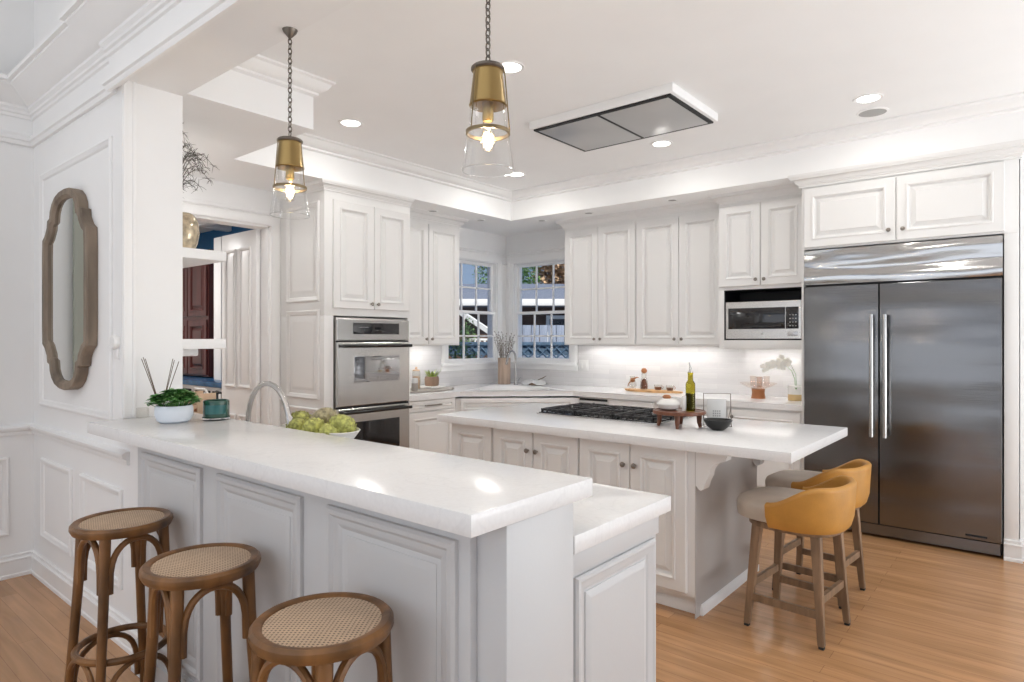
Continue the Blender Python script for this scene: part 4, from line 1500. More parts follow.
# ------------------------------------------------------------------ floating shelves behind the mirror wall, vase, branches
MB_ = MB().box(-4.9, -3.60, Yk, 1.765, 1.895, 1.950, .003)
tag(MB_.build('floating_shelf', M['trim'], loc=(-4.2, Yk, 1.895)), 'upper white floating shelf on the back of the mirror wall', 'shelf', 'white floating shelves by the doorway')
t = thing('floating_shelf', 'lower white floating shelf on the back of the mirror wall', 'shelf', (-4.2, Yk, 1.39), 'white floating shelves by the doorway')
MB().box(-4.9, -3.60, Yk, 1.765, 1.395, 1.450, .003).build('shelf_board', M['trim'], t)
MB().box(-4.0, -3.80, Yk, 1.70, 1.35, 1.395, .01).build('bracket', M['trim'], t)
b = MB().lathe([(.035, 0), (.060, .008), (.078, .045), (.088, .105), (.082, .165), (.058, .205), (.042, .215), (.040, .215), (.056, .203), (.080, .164), (.085, .105), (.075, .047), (.058, .012), (0, .010), (0, 0)],
               c=(-3.765, 1.60, 1.951), seg=32, sx=.92, sy=.92)
tag(b.build('glass_vase', M['smoke'], loc=(-3.765, 1.60, 1.951)), 'rounded amber mercury glass vase on the upper floating shelf', 'vase')
t = thing('dried_branches', 'dark dried feathery branches in a vase behind the pillar', 'branches', (-3.98, 1.62, 1.951))
MB().lathe([(0, 0), (.05, 0), (.06, .10), (.045, .24), (.03, .28), (.027, .28), (.04, .24), (.054, .10), (0, .01)], c=(-3.97, 1.62, 1.951), seg=24).build('vase', M['white'], t)
b = MB()
random.seed(11)
base = Vector((-3.97, 1.62, 2.2))
for k in range(16):
    a = R(-40 + k * 9 + random.uniform(-5, 5))
    out = Vector((math.cos(a) * .8 + .12, math.sin(a) * .5, 0))
    h = random.uniform(.10, .46)
    Lr = random.uniform(.22, .40)
    pts = []
    for i in range(9):
        s_ = i / 8
        pts.append(base + out * Lr * s_ ** 1.2 + Vector((0, 0, h * math.sin(s_ * PI * .78) + .06 * s_)))
    b.tube(pts, [.0028 * (1 - .7 * i / 8) for i in range(9)], 5)
    for i in range(2, 9):
        for q in range(5):
            d = Vector((random.uniform(-1, 1), random.uniform(-1, 1), random.uniform(-.8, .9))).normalized() * random.uniform(.02, .05)
            b.tube([pts[i], pts[i] + d * .5 + Vector((0, 0, .004)), pts[i] + d], [.0014, .0012, .0006], 3)
b.build('branch_sprays', M['darktwig'], t)

# ------------------------------------------------------------------ things on the bar slab
ZB = 1.07
def leaf(b, p, d, L, w, droop=.3):
    """a small pointed leaf: two quads strips with a fold"""
    d = d.normalized()
    s = d.cross(Vector((0, 0, 1)))
    s = s.normalized() if s.length > 1e-3 else Vector((1, 0, 0))
    n = s.cross(d)
    pr = []
    for k, ww in ((0, .25), (.35, 1), (.7, .8), (1, .05)):
        c = p + d * L * k - Vector((0, 0, droop * L * k * k))
        pr.append((b.bm.verts.new(c - s * w * ww + n * w * .35 * ww), b.bm.verts.new(c), b.bm.verts.new(c + s * w * ww + n * w * .35 * ww)))
    for A, B in zip(pr, pr[1:]):
        b.bm.faces.new((A[0], A[1], B[1], B[0]))
        b.bm.faces.new((A[1], A[2], B[2], B[1]))


pc = Vector((-3.055, 1.255, ZB))
t = thing('potted_plant', 'leafy green plant in a low pale blue-white bowl on the bar', 'plant', pc)
MB().lathe([(0, 0), (.055, 0), (.070, .010), (.080, .038), (.079, .066), (.075, .078), (.071, .078), (.075, .066), (.073, .045), (0, .045)], c=pc, seg=40).build('pot', M['potblue'], t)
MB().lathe([(0, .068), (.072, .066), (.072, .060), (0, .060)], c=pc, seg=24).build('soil', M['black'], t)
b = MB()
b2 = MB()
random.seed(5)
for k in range(80):
    a = random.uniform(0, 2 * PI)
    rr = .092 * math.sqrt(random.random())
    c = pc + Vector((rr * math.cos(a), rr * math.sin(a), .088 + .048 * (1 - (rr / .092) ** 2) + random.uniform(-.008, .012)))
    tgt = b if k % 3 else b2
    tgt.tube([pc + Vector((rr * .6 * math.cos(a), rr * .6 * math.sin(a), .065)), c], .0018, 4)
    n = 7
    for q in range(n):
        aa = 2 * PI * q / n + random.uniform(-.3, .3)
        leaf(tgt, c, Vector((math.cos(aa), math.sin(aa), random.uniform(.15, .7))), random.uniform(.026, .040), .0135)
b.build('foliage', M['leaf'], t, smooth=60)
b2.build('young_foliage', M['leaf2'], t, smooth=60)

dc = Vector((-3.262, 1.282, ZB))
t = thing('reed_diffuser', 'clear glass reed diffuser with thin brown sticks on the bar behind the plant', 'diffuser', dc)
MB().lathe([(0, 0), (.028, 0), (.030, .004), (.030, .050), (.020, .060), (.014, .066), (.014, .085), (.012, .085), (.012, .066), (.018, .058), (.027, .050), (.027, .006), (0, .005)], c=dc, seg=24).build('bottle', M['thin'], t)
MB().lathe([(0, .006), (.026, .006), (.026, .03), (0, .03)], c=dc, seg=20).build('liquid', M['gold'], t)
rt = Vector((math.cos(R(39.8)), math.sin(R(39.8)), 0))
for (dx, h) in ((-.096, .285), (-.088, .292), (-.078, .285), (.055, .285), (.062, .278), (.084, .272)):
    MB().tube([dc + Vector((0, 0, .012)) - rt * dx * .08, dc + rt * dx + Vector((0, 0, h))], .0018, 6).build('reed', M['bark'], t)

tag(MB().box(-3.350, -3.318, 1.20, 1.25, ZB, ZB + .050, .005).build('glass_block', M['thin'], loc=(-3.334, 1.225, ZB)), 'tiny clear glass block at the wall end of the bar', 'ornament')

cc_ = Vector((-3.005, 1.425, ZB))
t = thing('candle_jar', 'dark green glass candle jar with teal label on the bar', 'candle', cc_)
MB().lathe([(0, 0), (.056, 0), (.060, .004), (.0605, .014)], c=cc_, seg=40).build('glass_base', M['clear'], t)
MB().lathe([(0, .010), (.054, .010), (.0575, .016), (.0575, .088), (.055, .092), (.052, .088), (.052, .070), (0, .068)], c=cc_, seg=40).build('jar', M['candle'], t)
b = MB()
n = 10
am = math.atan2(-1.425, 3.005)
A0 = []
for i in range(n + 1):
    a = am + R(8) - R(60) + R(95) * i / n
    A0.append((b.bm.verts.new(cc_ + Vector((.0583 * math.cos(a), .0583 * math.sin(a), .030))), b.bm.verts.new(cc_ + Vector((.0583 * math.cos(a), .0583 * math.sin(a), .072)))))
for A, B in zip(A0, A0[1:]):
    b.bm.faces.new((A[0], B[0], B[1], A[1]))
b.build('label', M['candlelabel'], t)

# wooden organiser with fruit and a black soap pump standing on the lower worktop behind
oc = Vector((-3.83, 1.72, ZT))
t = thing('wooden_caddy', 'small tan wooden caddy with a handle behind the potted plant', 'caddy', oc)
b = MB()
b.box(-3.93, -3.73, 1.66, 1.78, ZT, ZT + .012, .002)
b.box(-3.93, -3.918, 1.66, 1.78, ZT, ZT + .205, .003)
b.box(-3.742, -3.73, 1.66, 1.78, ZT, ZT + .205, .003)
b.box(-3.93, -3.73, 1.655, 1.665, ZT + .06, ZT + .10, .002)
b.box(-3.93, -3.73, 1.655, 1.665, ZT + .14, ZT + .165, .002)
b.build('caddy_frame', M['tan'], t)
MB().tube([(-3.925, 1.72, ZT + .20), (-3.90, 1.72, ZT + .222), (-3.76, 1.72, ZT + .222), (-3.735, 1.72, ZT + .20)], .008, 8).build('handle', M['white'], t)
for i, (dx, dz) in enumerate(((-.055, .04), (.0, .045), (.055, .04), (-.03, .085), (.03, .09))):
    c = Vector((-3.83 + dx, 1.72, ZT + .012 + dz - .012))
    tag(MB().lathe([(0, -.027), (.018, -.020), (.027, 0), (.018, .020), (0, .027)], c=c, seg=16).build('shallot', M['terra'], loc=c),
        'brown round shallot inside the tan wooden caddy', 'vegetable', 'shallots in the wooden caddy')
sc_ = Vector((-3.66, 1.74, ZT))
t = thing('soap_pump', 'black pump bottle standing behind the green candle jar', 'bottle', sc_)
MB().lathe([(0, 0), (.030, 0), (.032, .01), (.032, .13), (.020, .15), (.012, .155), (.012, .17), (0, .17)], c=sc_, seg=24).build('bottle', M['soapblack'], t)
b = MB()
b.tube([sc_ + Vector((0, 0, .165)), sc_ + Vector((0, 0, .222))], .006, 8)
b.tube([sc_ + Vector((-.010, 0, .218)), sc_ + Vector((.034, 0, .214))], .006, 8)
b.build('pump_head', M['soapblack'], t)

# artichokes in a white bowl
ac = Vector((-2.575, 1.70, ZT))
t = thing('serving_bowl', 'white ribbed oval bowl holding artichokes behind the bar', 'bowl', ac)
b = MB()
b.lathe([(0, 0), (.11, 0), (.12, .006), (.165, .044), (.215, .102), (.222, .110), (.216, .112), (.205, .102), (.155, .050), (.11, .014), (0, .012)], c=ac, seg=48, sx=1.12, sy=.62)
b.build('bowl', M['white'], t)


def artichoke_mesh():
    """overlapping pointed scales hugging an egg-shaped heart"""
    b = MB()
    Rr, Hh = .040, .044
    b.lathe([(0, -Hh), (.6 * Rr, -.8 * Hh), (.95 * Rr, -.3 * Hh), (.95 * Rr, .2 * Hh), (.6 * Rr, .8 * Hh), (0, Hh)], seg=16)
    for lv in range(9):
        ph0 = R(-70 + lv * 15.5)
        cnt = max(5, int(10 * math.cos(ph0) + 3))
        for q in range(cnt):
            a = 2 * PI * (q + .5 * (lv % 2)) / cnt
            s = Vector((-math.sin(a), math.cos(a), 0))
            er = Vector((math.cos(a), math.sin(a), 0))
            vs = []
            for k, (dp, ww, lift) in enumerate(((0, .75, .98), (13, 1.0, 1.12), (25, .80, 1.27), (33, .12, 1.36))):
                ph = min(ph0 + R(dp), R(88))
                c = er * Rr * math.cos(ph) * lift + Vector((0, 0, Hh * math.sin(ph) * (1.02 + .05 * k)))
                w = .0145 * ww
                vs.append((b.bm.verts.new(c - s * w - er * .002), b.bm.verts.new(c + er * .0035), b.bm.verts.new(c + s * w - er * .002)))
            for A, B in zip(vs, vs[1:]):
                b.bm.faces.new((A[0], A[1], B[1], B[0]))
                b.bm.faces.new((A[1], A[2], B[2], B[1]))
    return b


ar = [(-2.735, 1.70, 1.025, 20, 1.20, 'artichoke'), (-2.58, 1.735, 1.045, -30, 1.25, 'artichoke_tip'), (-2.41, 1.70, 1.035, 15, 1.15, 'artichoke'),
      (-2.66, 1.645, 1.015, -15, 1.0, 'artichoke'), (-2.52, 1.64, 1.02, 60, 1.05, 'artichoke'), (-2.47, 1.76, 1.025, 5, 1.05, 'artichoke'),
      (-2.69, 1.76, 1.02, 35, 1.0, 'artichoke_tip'), (-2.415, 1.645, 1.008, -40, .95, 'artichoke'), (-2.59, 1.665, 1.0, 10, .9, 'artichoke')]
labs = ['plump green artichoke at the left end of the bowl', 'purple tipped artichoke highest in the middle of the bowl', 'yellow green artichoke at the right end of the bowl']
for i, (x, y, z, tilt, s_, mt) in enumerate(ar):
    o = artichoke_mesh().build('artichoke', M[mt], smooth=50)
    o.location = (x, y, z + .02)
    o.scale = (s_, s_, s_)
    o.rotation_euler = (R(tilt * .6), R(tilt), R(i * 50))
    tag(o, labs[i] if i < 3 else 'small green artichoke tucked low among the larger ones in the bowl', 'artichoke', 'artichokes in the white bowl')

# ------------------------------------------------------------------ things on the island
rc = Vector((-1.665, 3.55, ZT))
t = thing('riser_tray', 'round red-brown wooden riser tray on tapered legs on the island', 'tray', rc)
MB().lathe([(0, .078), (.150, .078), (.153, .082), (.153, .094), (.150, .098), (.145, .098), (.142, .094), (0, .094)], c=rc, seg=48).build('board', M['redwood'], t)
for k in range(4):
    a = R(20 + 90 * k)
    p = rc + Vector((.115 * math.cos(a), .115 * math.sin(a), 0))
    q = rc + Vector((.122 * math.cos(a), .122 * math.sin(a), 0))
    MB().tube([q, p + Vector((0, 0, .03)), p + Vector((0, 0, .08))], [.009, .014, .017], 12).build('leg', M['redwood'], t)
zt = ZT + .094
bc = Vector((-1.735, 3.555, zt))
t = thing('lidded_bowl', 'white bowl with a lid and brown knot on the riser tray', 'bowl', bc)
MB().lathe([(0, 0), (.035, 0), (.060, .012), (.072, .036), (.070, .042), (.066, .036), (.050, .012), (0, .006)], c=bc, seg=36).build('bowl', M['white'], t)
MB().lathe([(.068, .040), (.060, .054), (.035, .066), (0, .070), (0, .060), (.03, .058), (.060, .042)], c=bc, seg=36).build('lid', M['white'], t)
MB().lathe([(0, .066), (.018, .068), (.024, .078), (.014, .090), (0, .092)], c=bc + Vector((-.012, 0, 0)), seg=18, sx=1.2, sy=.8).build('lid_knob', M['terra'], t)
wc = bc + Vector((.095, .010, 0))
tag(MB().lathe([(0, 0), (.012, 0), (.015, .02), (.016, .080), (.013, .090), (.011, .090), (.013, .08), (.011, .01), (0, .006)], c=wc, seg=24).build('small_cup', M['white'], loc=wc),
    'small tall white cup between the lidded bowl and oil bottle', 'cup')
oc = Vector((-1.610, 3.585, zt))
t = thing('oil_bottle', 'tall olive green glass oil bottle with steel pourer on the riser tray', 'bottle', oc)
MB().lathe([(0, 0), (.025, 0), (.028, .004), (.028, .158), (.025, .168), (.0155, .182), (.0145, .216), (.0165, .219), (.0165, .228), (.012, .228)], c=oc, seg=32).build('glass', M['olive'], t)
MB().lathe([(0, .003), (.0268, .003), (.0272, .01), (.0272, .105), (0, .106)], c=oc, seg=28).build('oil', M['oil'], t)
b = MB()
b.lathe([(0, .226), (.015, .226), (.015, .234), (.007, .238), (.006, .262), (0, .262)], c=oc, seg=16)
b.tube([oc + Vector((0, 0, .255)), oc + Vector((-.004, 0, .275)), oc + Vector((-.008, 0, .288))], .0042, 8)
b.build('pourer', M['chrome'], t)
# thin metal stand with a printed card
fc = Vector((-1.495, 3.70, ZT))
t = thing('card_stand', 'thin metal frame stand holding a pale grey card beside the black bowl', 'card stand', fc)
u = Vector((math.cos(R(32)), math.sin(R(32)), 0))
MU = frm(fc - u * .078, u)
MB().tube([MU @ Vector(p) for p in ((0, .003, .02), (0, .196, 0), (.156, .196, 0), (.156, .003, .02))], .0028, 8).build('wire_frame', M['bronze'], t)
b = MB()
b.tube([MU @ Vector(p) for p in ((.156, .110, .005), (.150, .003, -.07), (.006, .003, -.07), (0, .11, .005))], .0022, 6)
b.tube([MU @ Vector(p) for p in ((0, .003, .02), (0, .006, .045), (.156, .006, .045), (.156, .003, .02))], .0022, 6)
b.build('prop', M['bronze'], t)
b = MB()
b.box(.018, .128, .010, .165, .004, .010, .001, MU)
cd = b.build('card', M['paper'], t)
b = MB()
for r_ in range(3):
    for c_ in range(4):
        b.box(.052 + c_ * .012, .060 + c_ * .012, .060 + r_ * .014, .069 + r_ * .014, .010, .0105, 0, MU)
b.build('card_print', M['ink'], cd)
kc = Vector((-1.435, 3.565, ZT))
tag(MB().lathe([(0, 0), (.034, 0), (.038, .004), (.062, .022), (.080, .056), (.080, .060), (.076, .060), (.058, .026), (.034, .010), (0, .008)], c=kc, seg=40).build('small_bowl', M['bowlblack'], loc=kc),
    'small matte black bowl on the island', 'bowl')

# ------------------------------------------------------------------ things on the back worktop
bcx, bcy = -2.975, 5.72
t = thing('serving_board', 'long wavy pale wooden serving board on the back worktop', 'board', (bcx, bcy, ZT))
poly = []
for i in range(28):
    a = 2 * PI * i / 28
    r_ = 1 + .08 * math.sin(3 * a) + .05 * math.sin(5 * a + 1)
    poly.append((bcx + .30 * r_ * math.cos(a), bcy + .095 * r_ * math.sin(a)))
MB().prism(poly, ZT, ZT + .018, .003).build('board', M['board'], t)
zb = ZT + .018
c = Vector((-3.19, 5.73, zb))
t = thing('glass_teapot', 'clear glass jug with a brown bird-shaped handle on the serving board', 'jug', c)
MB().lathe([(0, 0), (.030, 0), (.042, .03), (.040, .06), (.024, .10), (.028, .128), (.026, .128), (.022, .10), (.038, .06), (.039, .03), (0, .004)], c=c, seg=28).build('jug_body', M['thin'], t)
b = MB()
b.lathe([(0, 0), (.02, .008), (.028, .025), (.016, .045), (0, .05)], c=c + Vector((0, 0, .062)), seg=14)
b.tube([c + Vector((.012, 0, .10)), c + Vector((.05, 0, .118)), c + Vector((.070, 0, .116))], [.010, .006, .003], 8)
b.tube([c + Vector((-.012, 0, .08)), c + Vector((-.045, 0, .050)), c + Vector((-.055, 0, .02))], [.008, .006, .003], 8)
b.build('ornament', M['terra'], t)
c = Vector((-3.05, 5.71, zb))
t = thing('glass_decanter', 'clear glass decanter with round cork ball stopper and dark beads inside', 'decanter', c)
MB().lathe([(0, 0), (.036, 0), (.040, .01), (.038, .08), (.026, .115), (.024, .165), (.028, .172), (.022, .165), (.024, .115), (.035, .08), (.037, .01), (0, .006)], c=c, seg=28).build('decanter_body', M['thin'], t)
MB().lathe([(0, .008), (.035, .01), (.036, .05), (.026, .085), (.014, .105), (0, .11)], c=c, seg=20).build('contents', M['redwood'], t)
MB().lathe([(0, .160), (.014, .162), (.028, .176), (.030, .192), (.020, .210), (0, .216)], c=c, seg=20).build('cork_stopper', M['terra'], t)
for i, (x, lab) in enumerate(((-2.90, 'small glass cup with brown band, nearer the decanter'), (-2.775, 'small glass cup with brown band at the right end of the serving board'))):
    c = Vector((x, 5.715, zb))
    t = thing('glass_cup', lab, 'cup', c, 'glass cups on the serving board')
    MB().lathe([(0, 0), (.026, 0), (.036, .02), (.040, .055), (.038, .055), (.033, .02), (0, .005)], c=c, seg=24).build('cup_wall', M['thin'], t)
    MB().lathe([(0, .004), (.028, .006), (.032, .02), (.034, .034), (0, .034)], c=c, seg=24).build('coffee', M['redwood'], t)
    MB().tube(arc(c + Vector((.042, 0, .032)), .013, R(-90), R(90), 8), .003, 6).build('handle', M['terra'], t)

c = Vector((-1.93, 5.70, ZT))
t = thing('pedestal_bowl', 'rose glass dish on a brown wooden pedestal on the back worktop', 'pedestal bowl', c)
MB().lathe([(0, 0), (.062, 0), (.058, .01), (.052, .05), (.056, .078), (.060, .082), (0, .084)], c=c, seg=32).build('pedestal', M['terra'], t)
MB().lathe([(0, .084), (.05, .086), (.10, .100), (.150, .128), (.156, .136), (.148, .130), (.10, .104), (.05, .090), (0, .088)], c=c, seg=44).build('dish', M['pinkglass'], t)
for i, (dx, dy) in enumerate(((-.05, .01), (.0, .03), (.02, -.03), (.065, .02))):
    g = c + Vector((dx, dy, .094 if abs(dx) < .04 else .100))
    tag(MB().lathe([(0, 0), (.020, 0), (.023, .01), (.027, .095), (.025, .095), (.020, .012), (0, .006)], c=g, seg=20).build('tumbler', M['pinkglass'], loc=g),
        'thin rose tinted tumbler standing in the pedestal dish', 'glass', 'tumblers in the pedestal dish')
c = Vector((-1.62, 5.70, ZT))
t = thing('potted_orchid', 'white orchid arching from a white and gold pot beside the refrigerator', 'plant', c)
MB().lathe([(0, .05), (.058, .05), (.058, .125), (.052, .128), (.050, .110), (0, .108)], c=c, seg=36).build('pot', M['white'], t)
MB().lathe([(0, 0), (.056, 0), (.0595, .004), (.0595, .052), (0, .053)], c=c, seg=36).build('gold_base', M['gold'], t)
st = [c + Vector(p) for p in ((0, 0, .11), (-.005, 0, .18), (-.03, 0, .25), (-.09, -.005, .305), (-.17, -.01, .315), (-.25, -.01, .28))]
b = MB()
b.tube(st, .003, 6)
b.tube([c + Vector((.01, 0, .11)), c + Vector((.0, .01, .22)), c + Vector((-.06, .01, .34)), c + Vector((-.12, .01, .36))], .0025, 6)
for a in (0, 80, 200, 290):
    leaf(b, c + Vector((0, 0, .11)), Vector((math.cos(R(a)), math.sin(R(a)), .5)), .09, .016, .6)
b.build('stem', M['leaf'], t)
b = MB()
random.seed(3)
for p in [st[3], st[4], (st[3] + st[4]) / 2, st[5], (st[4] + st[5]) / 2, c + Vector((-.12, .01, .36)), c + Vector((-.07, .01, .335))]:
    q = p + Vector((random.uniform(-.01, .01), -.012, -.012))
    for k in range(5):
        a = 2 * PI * k / 5 + random.random()
        d = Vector((math.cos(a), -.25, math.sin(a))).normalized()
        s = d.cross(Vector((0, 1, 0))).normalized()
        v0 = b.bm.verts.new(q)
        v1 = b.bm.verts.new(q + d * .024 + s * .019)
        v2 = b.bm.verts.new(q + d * .046)
        v3 = b.bm.verts.new(q + d * .024 - s * .019)
        b.bm.faces.new((v0, v1, v2, v3))
b.build('blossoms', M['petal'], t, smooth=60)

# window corner items
c = Vector((-4.79, 5.61, ZT))
t = thing('ribbed_vase', 'tan ribbed cylindrical vase with pale catkin twigs by the window corner', 'vase', c)
b = MB()
n = 48
rings = []
for (r_, z) in ((.066, 0), (.070, .004), (.070, .30), (.066, .304), (.058, .304), (.056, .02)):
    rings.append([b.bm.verts.new(c + Vector(((r_ + (.0025 if k % 2 else -.0015)) * math.cos(2 * PI * k / n), (r_ + (.0025 if k % 2 else -.0015)) * math.sin(2 * PI * k / n), z))) for k in range(n)])
for A, B in zip(rings, rings[1:]):
    for k in range(n):
        l = (k + 1) % n
        b.bm.faces.new((A[k], A[l], B[l], B[k]))
b.bm.faces.new(rings[0][::-1])
b.bm.faces.new(rings[-1])
b.build('vase_body', M['vasewood'], t)
b = MB()
b2 = MB()
random.seed(21)
for k in range(22):
    a = random.uniform(0, 2 * PI)
    sp = random.uniform(.03, .15)
    h = random.uniform(.46, .62)
    pts = [c + Vector((.02 * math.cos(a), .02 * math.sin(a), .10)), c + Vector((.045 * math.cos(a), .045 * math.sin(a), .31)),
           c + Vector((sp * .8 * math.cos(a), sp * .8 * math.sin(a), .31 + (h - .31) * .6)), c + Vector((sp * math.cos(a), sp * math.sin(a), h))]
    b.tube(pts, [.002, .002, .0016, .001], 5)
    for q in range(9):
        s_ = .1 + .9 * q / 8
        p = pts[1].lerp(pts[3], s_) + Vector((random.uniform(-.012, .012), random.uniform(-.012, .012), 0))
        b2.lathe([(0, -.009), (.0055, -.003), (.0055, .004), (0, .010)], c=p, seg=6)
b.build('twigs', M['bark'], t)
b2.build('catkins', M['twig'], t)

c = Vector((-4.42, 5.70, ZT))
t = thing('draped_bowl', 'small wooden footed bowl draped with pale linen right of the corner faucet', 'bowl', c)
MB().lathe([(0, 0), (.06, 0), (.065, .01), (.085, .035), (.080, .035), (.06, .014), (0, .012)], c=c, seg=28).build('bowl', M['tanpot'], t)
b = MB()
n, m_ = 36, 6
rings = []
for j in range(m_):
    s_ = j / (m_ - 1)
    ring = []
    for k in range(n):
        a = 2 * PI * k / n
        r_ = .03 + .13 * s_
        z = .062 - .045 * s_ ** 2 + .012 * math.sin(a * 5 + 1) * s_ + .006 * math.sin(a * 9)
        ring.append(b.bm.verts.new(c + Vector((r_ * math.cos(a), r_ * math.sin(a) * .8, z))))
    rings.append(ring)
for A, B in zip(rings, rings[1:]):
    for k in range(n):
        l = (k + 1) % n
        b.bm.faces.new((A[k], A[l], B[l], B[k]))
b.bm.faces.new(rings[0])
b.build('linen', M['linen'], t, smooth=60)
MB().tube([c + Vector((.05, 0, .06)), c + Vector((.12, .0, .085)), c + Vector((.17, .0, .11))], [.004, .006, .002], 6).build('spoon', M['bark'], t)

# tray by the ovens
c = Vector((-4.78, 4.35, ZT))
t = thing('stone_tray', 'flat grey oval stone tray on the worktop beside the ovens', 'tray', c)
MB().lathe([(0, 0), (.30, 0), (.31, .006), (.31, .014), (.29, .016), (0, .014)], c=c, seg=48, sx=.62, sy=1.25).build('slab', M['stone'], t)
zs = ZT + .0165
c = Vector((-4.87, 4.55, zs))
tag(MB().box(-4.99, -4.77, 4.45, 4.65, zs, zs + .020, .003).build('book', M['white'], loc=(-4.88, 4.55, zs)), 'thin white book lying under the small plant pot', 'book')
c = Vector((-4.87, 4.55, zs + .020))
t = thing('potted_plant', 'spiky yellow-green plant in a round brown pot on a white book', 'plant', c)
MB().lathe([(0, 0), (.066, 0), (.074, .02), (.076, .07), (.070, .095), (.064, .095), (.068, .07), (0, .07)], c=c, seg=32).build('pot', M['tanpot'], t)
b = MB()
random.seed(9)
for k in range(46):
    a = random.uniform(0, 2 * PI)
    r_ = random.uniform(0, .045)
    p = c + Vector((r_ * math.cos(a), r_ * math.sin(a), .07))
    leaf(b, p, Vector((math.cos(a) * .55, math.sin(a) * .55, 1)), random.uniform(.08, .15), .006, .15)
b.build('foliage', M['grassy'], t, smooth=60)
c = Vector((-4.84, 4.31, zs))
t = thing('glass_canister', 'tall clear glass canister with a wooden lid knob beside the ovens', 'jar', c)
MB().lathe([(0, 0), (.040, 0), (.042, .004), (.042, .17), (.036, .185), (.034, .185), (.038, .17), (.038, .006), (0, .005)], c=c, seg=28).build('jar_body', M['thin'], t)
MB().lathe([(0, .006), (.037, .006), (.037, .13), (0, .13)], c=c, seg=24).build('contents', M['tan'], t)
MB().lathe([(0, .184), (.038, .184), (.038, .195), (.010, .200), (.014, .218), (0, .226)], c=c, seg=24).build('lid', M['tan'], t)
c = Vector((-4.70, 4.165, zs))
t = thing('salt_mill', 'small grey and white stoneware mill next to the tall glass canister', 'mill', c)
MB().lathe([(0, 0), (.030, 0), (.032, .01), (.032, .075), (0, .076)], c=c, seg=24).build('mill_base', M['stone'], t)
MB().lathe([(0, .076), (.031, .076), (.033, .09), (.028, .122), (0, .126)], c=c, seg=24).build('mill_top', M['linen'], t)


# ------------------------------------------------------------------ woven-top bar stools
def cane_stool():
    t = thing('cane_bar_stool', 'x', 'stool', (0, 0, 0), 'bentwood bar stools along the breakfast bar')
    H, Rs = .776, .1675
    MB().lathe([(Rs - .031, H - .012), (Rs - .028, H - .004), (Rs - .020, H), (Rs - .008, H), (Rs, H - .008), (Rs + .001, H - .020), (Rs - .006, H - .034), (Rs - .022, H - .038), (Rs - .031, H - .034)],
               seg=64, closed=True).build('seat_rim', M['stoolwood'], t)
    MB().lathe([(0, H - .002), (Rs * .4, H - .003), (Rs - .029, H - .006), (Rs - .029, H - .018), (0, H - .018)], seg=48).build('cane_seat', M['cane'], t)
    top, bot = .100, .143

    def legp(sx_, sy_, z):
        k = 1 - z / (H - .03)
        e = top + (bot - top) * (k ** 1.3)
        return Vector((sx_ * e, sy_ * e, z))
    S = [(-1, -1), (1, -1), (1, 1), (-1, 1)]
    for (a, c) in S:
        zs_ = [0.0, .08, .2, .35, .5, .62, H - .030]
        MB().tube([legp(a, c, z) for z in zs_], [.0150, .0150, .0155, .0160, .0165, .0175, .0185], 12).build('leg', M['stoolwood'], t)
    # footring
    zr = .305
    rr = legp(1, 1, zr).length if False else math.hypot(*legp(1, 1, zr).xy) - .022
    MB().tube([(rr * math.cos(2 * PI * k / 48), rr * math.sin(2 * PI * k / 48), zr) for k in range(48)], .0125, 10, closed=True).build('footring', M['stoolwood'], t)
    for i in range(4):
        A, B = S[i], S[(i + 1) % 4]
        # upper arch: hugs the leg, curves up to the seat, comes down to the next leg
        for (z0, zt_, nm, rad) in ((.545, H - .052, 'seat_brace', .0115), (.10, .292, 'ring_brace', .010)):
            p0_, p1_ = legp(A[0], A[1], z0), legp(B[0], B[1], z0)
            inn = -(p0_ + p1_) / 2
            inn.z = 0
            inn.normalize()
            d = p1_ - p0_
            pts = []
            for k in range(17):
                a = PI * k / 16
                s_ = .5 - .5 * math.cos(a)
                lift = math.sin(a) ** .55 if 0 < k < 16 else 0
                s2 = .085 + .83 * s_
                pts.append(p0_ + d * s2 + Vector((0, 0, (zt_ - z0) * lift)) - inn * .004)
            MB().tube(pts, rad, 8).build(nm, M['stoolwood'], t)
    return t


st0 = cane_stool()
spots = [(-2.664, .910, 4, 'brown cane-seat bar stool nearest the mirror wall, farthest of three'),
         (-1.981, .896, -6, 'brown cane-seat bar stool in the middle of the three at the bar'),
         (-1.338, .894, 12, 'warm brown cane-seat bar stool nearest the camera, cut off at the bottom')]
for i, (x, y, rz, lab) in enumerate(spots):
    o = st0 if i == 0 else copy_tree(st0)
    o.location = (x, y, 0)
    o.rotation_euler = (0, 0, R(rz))
    o['label'] = lab


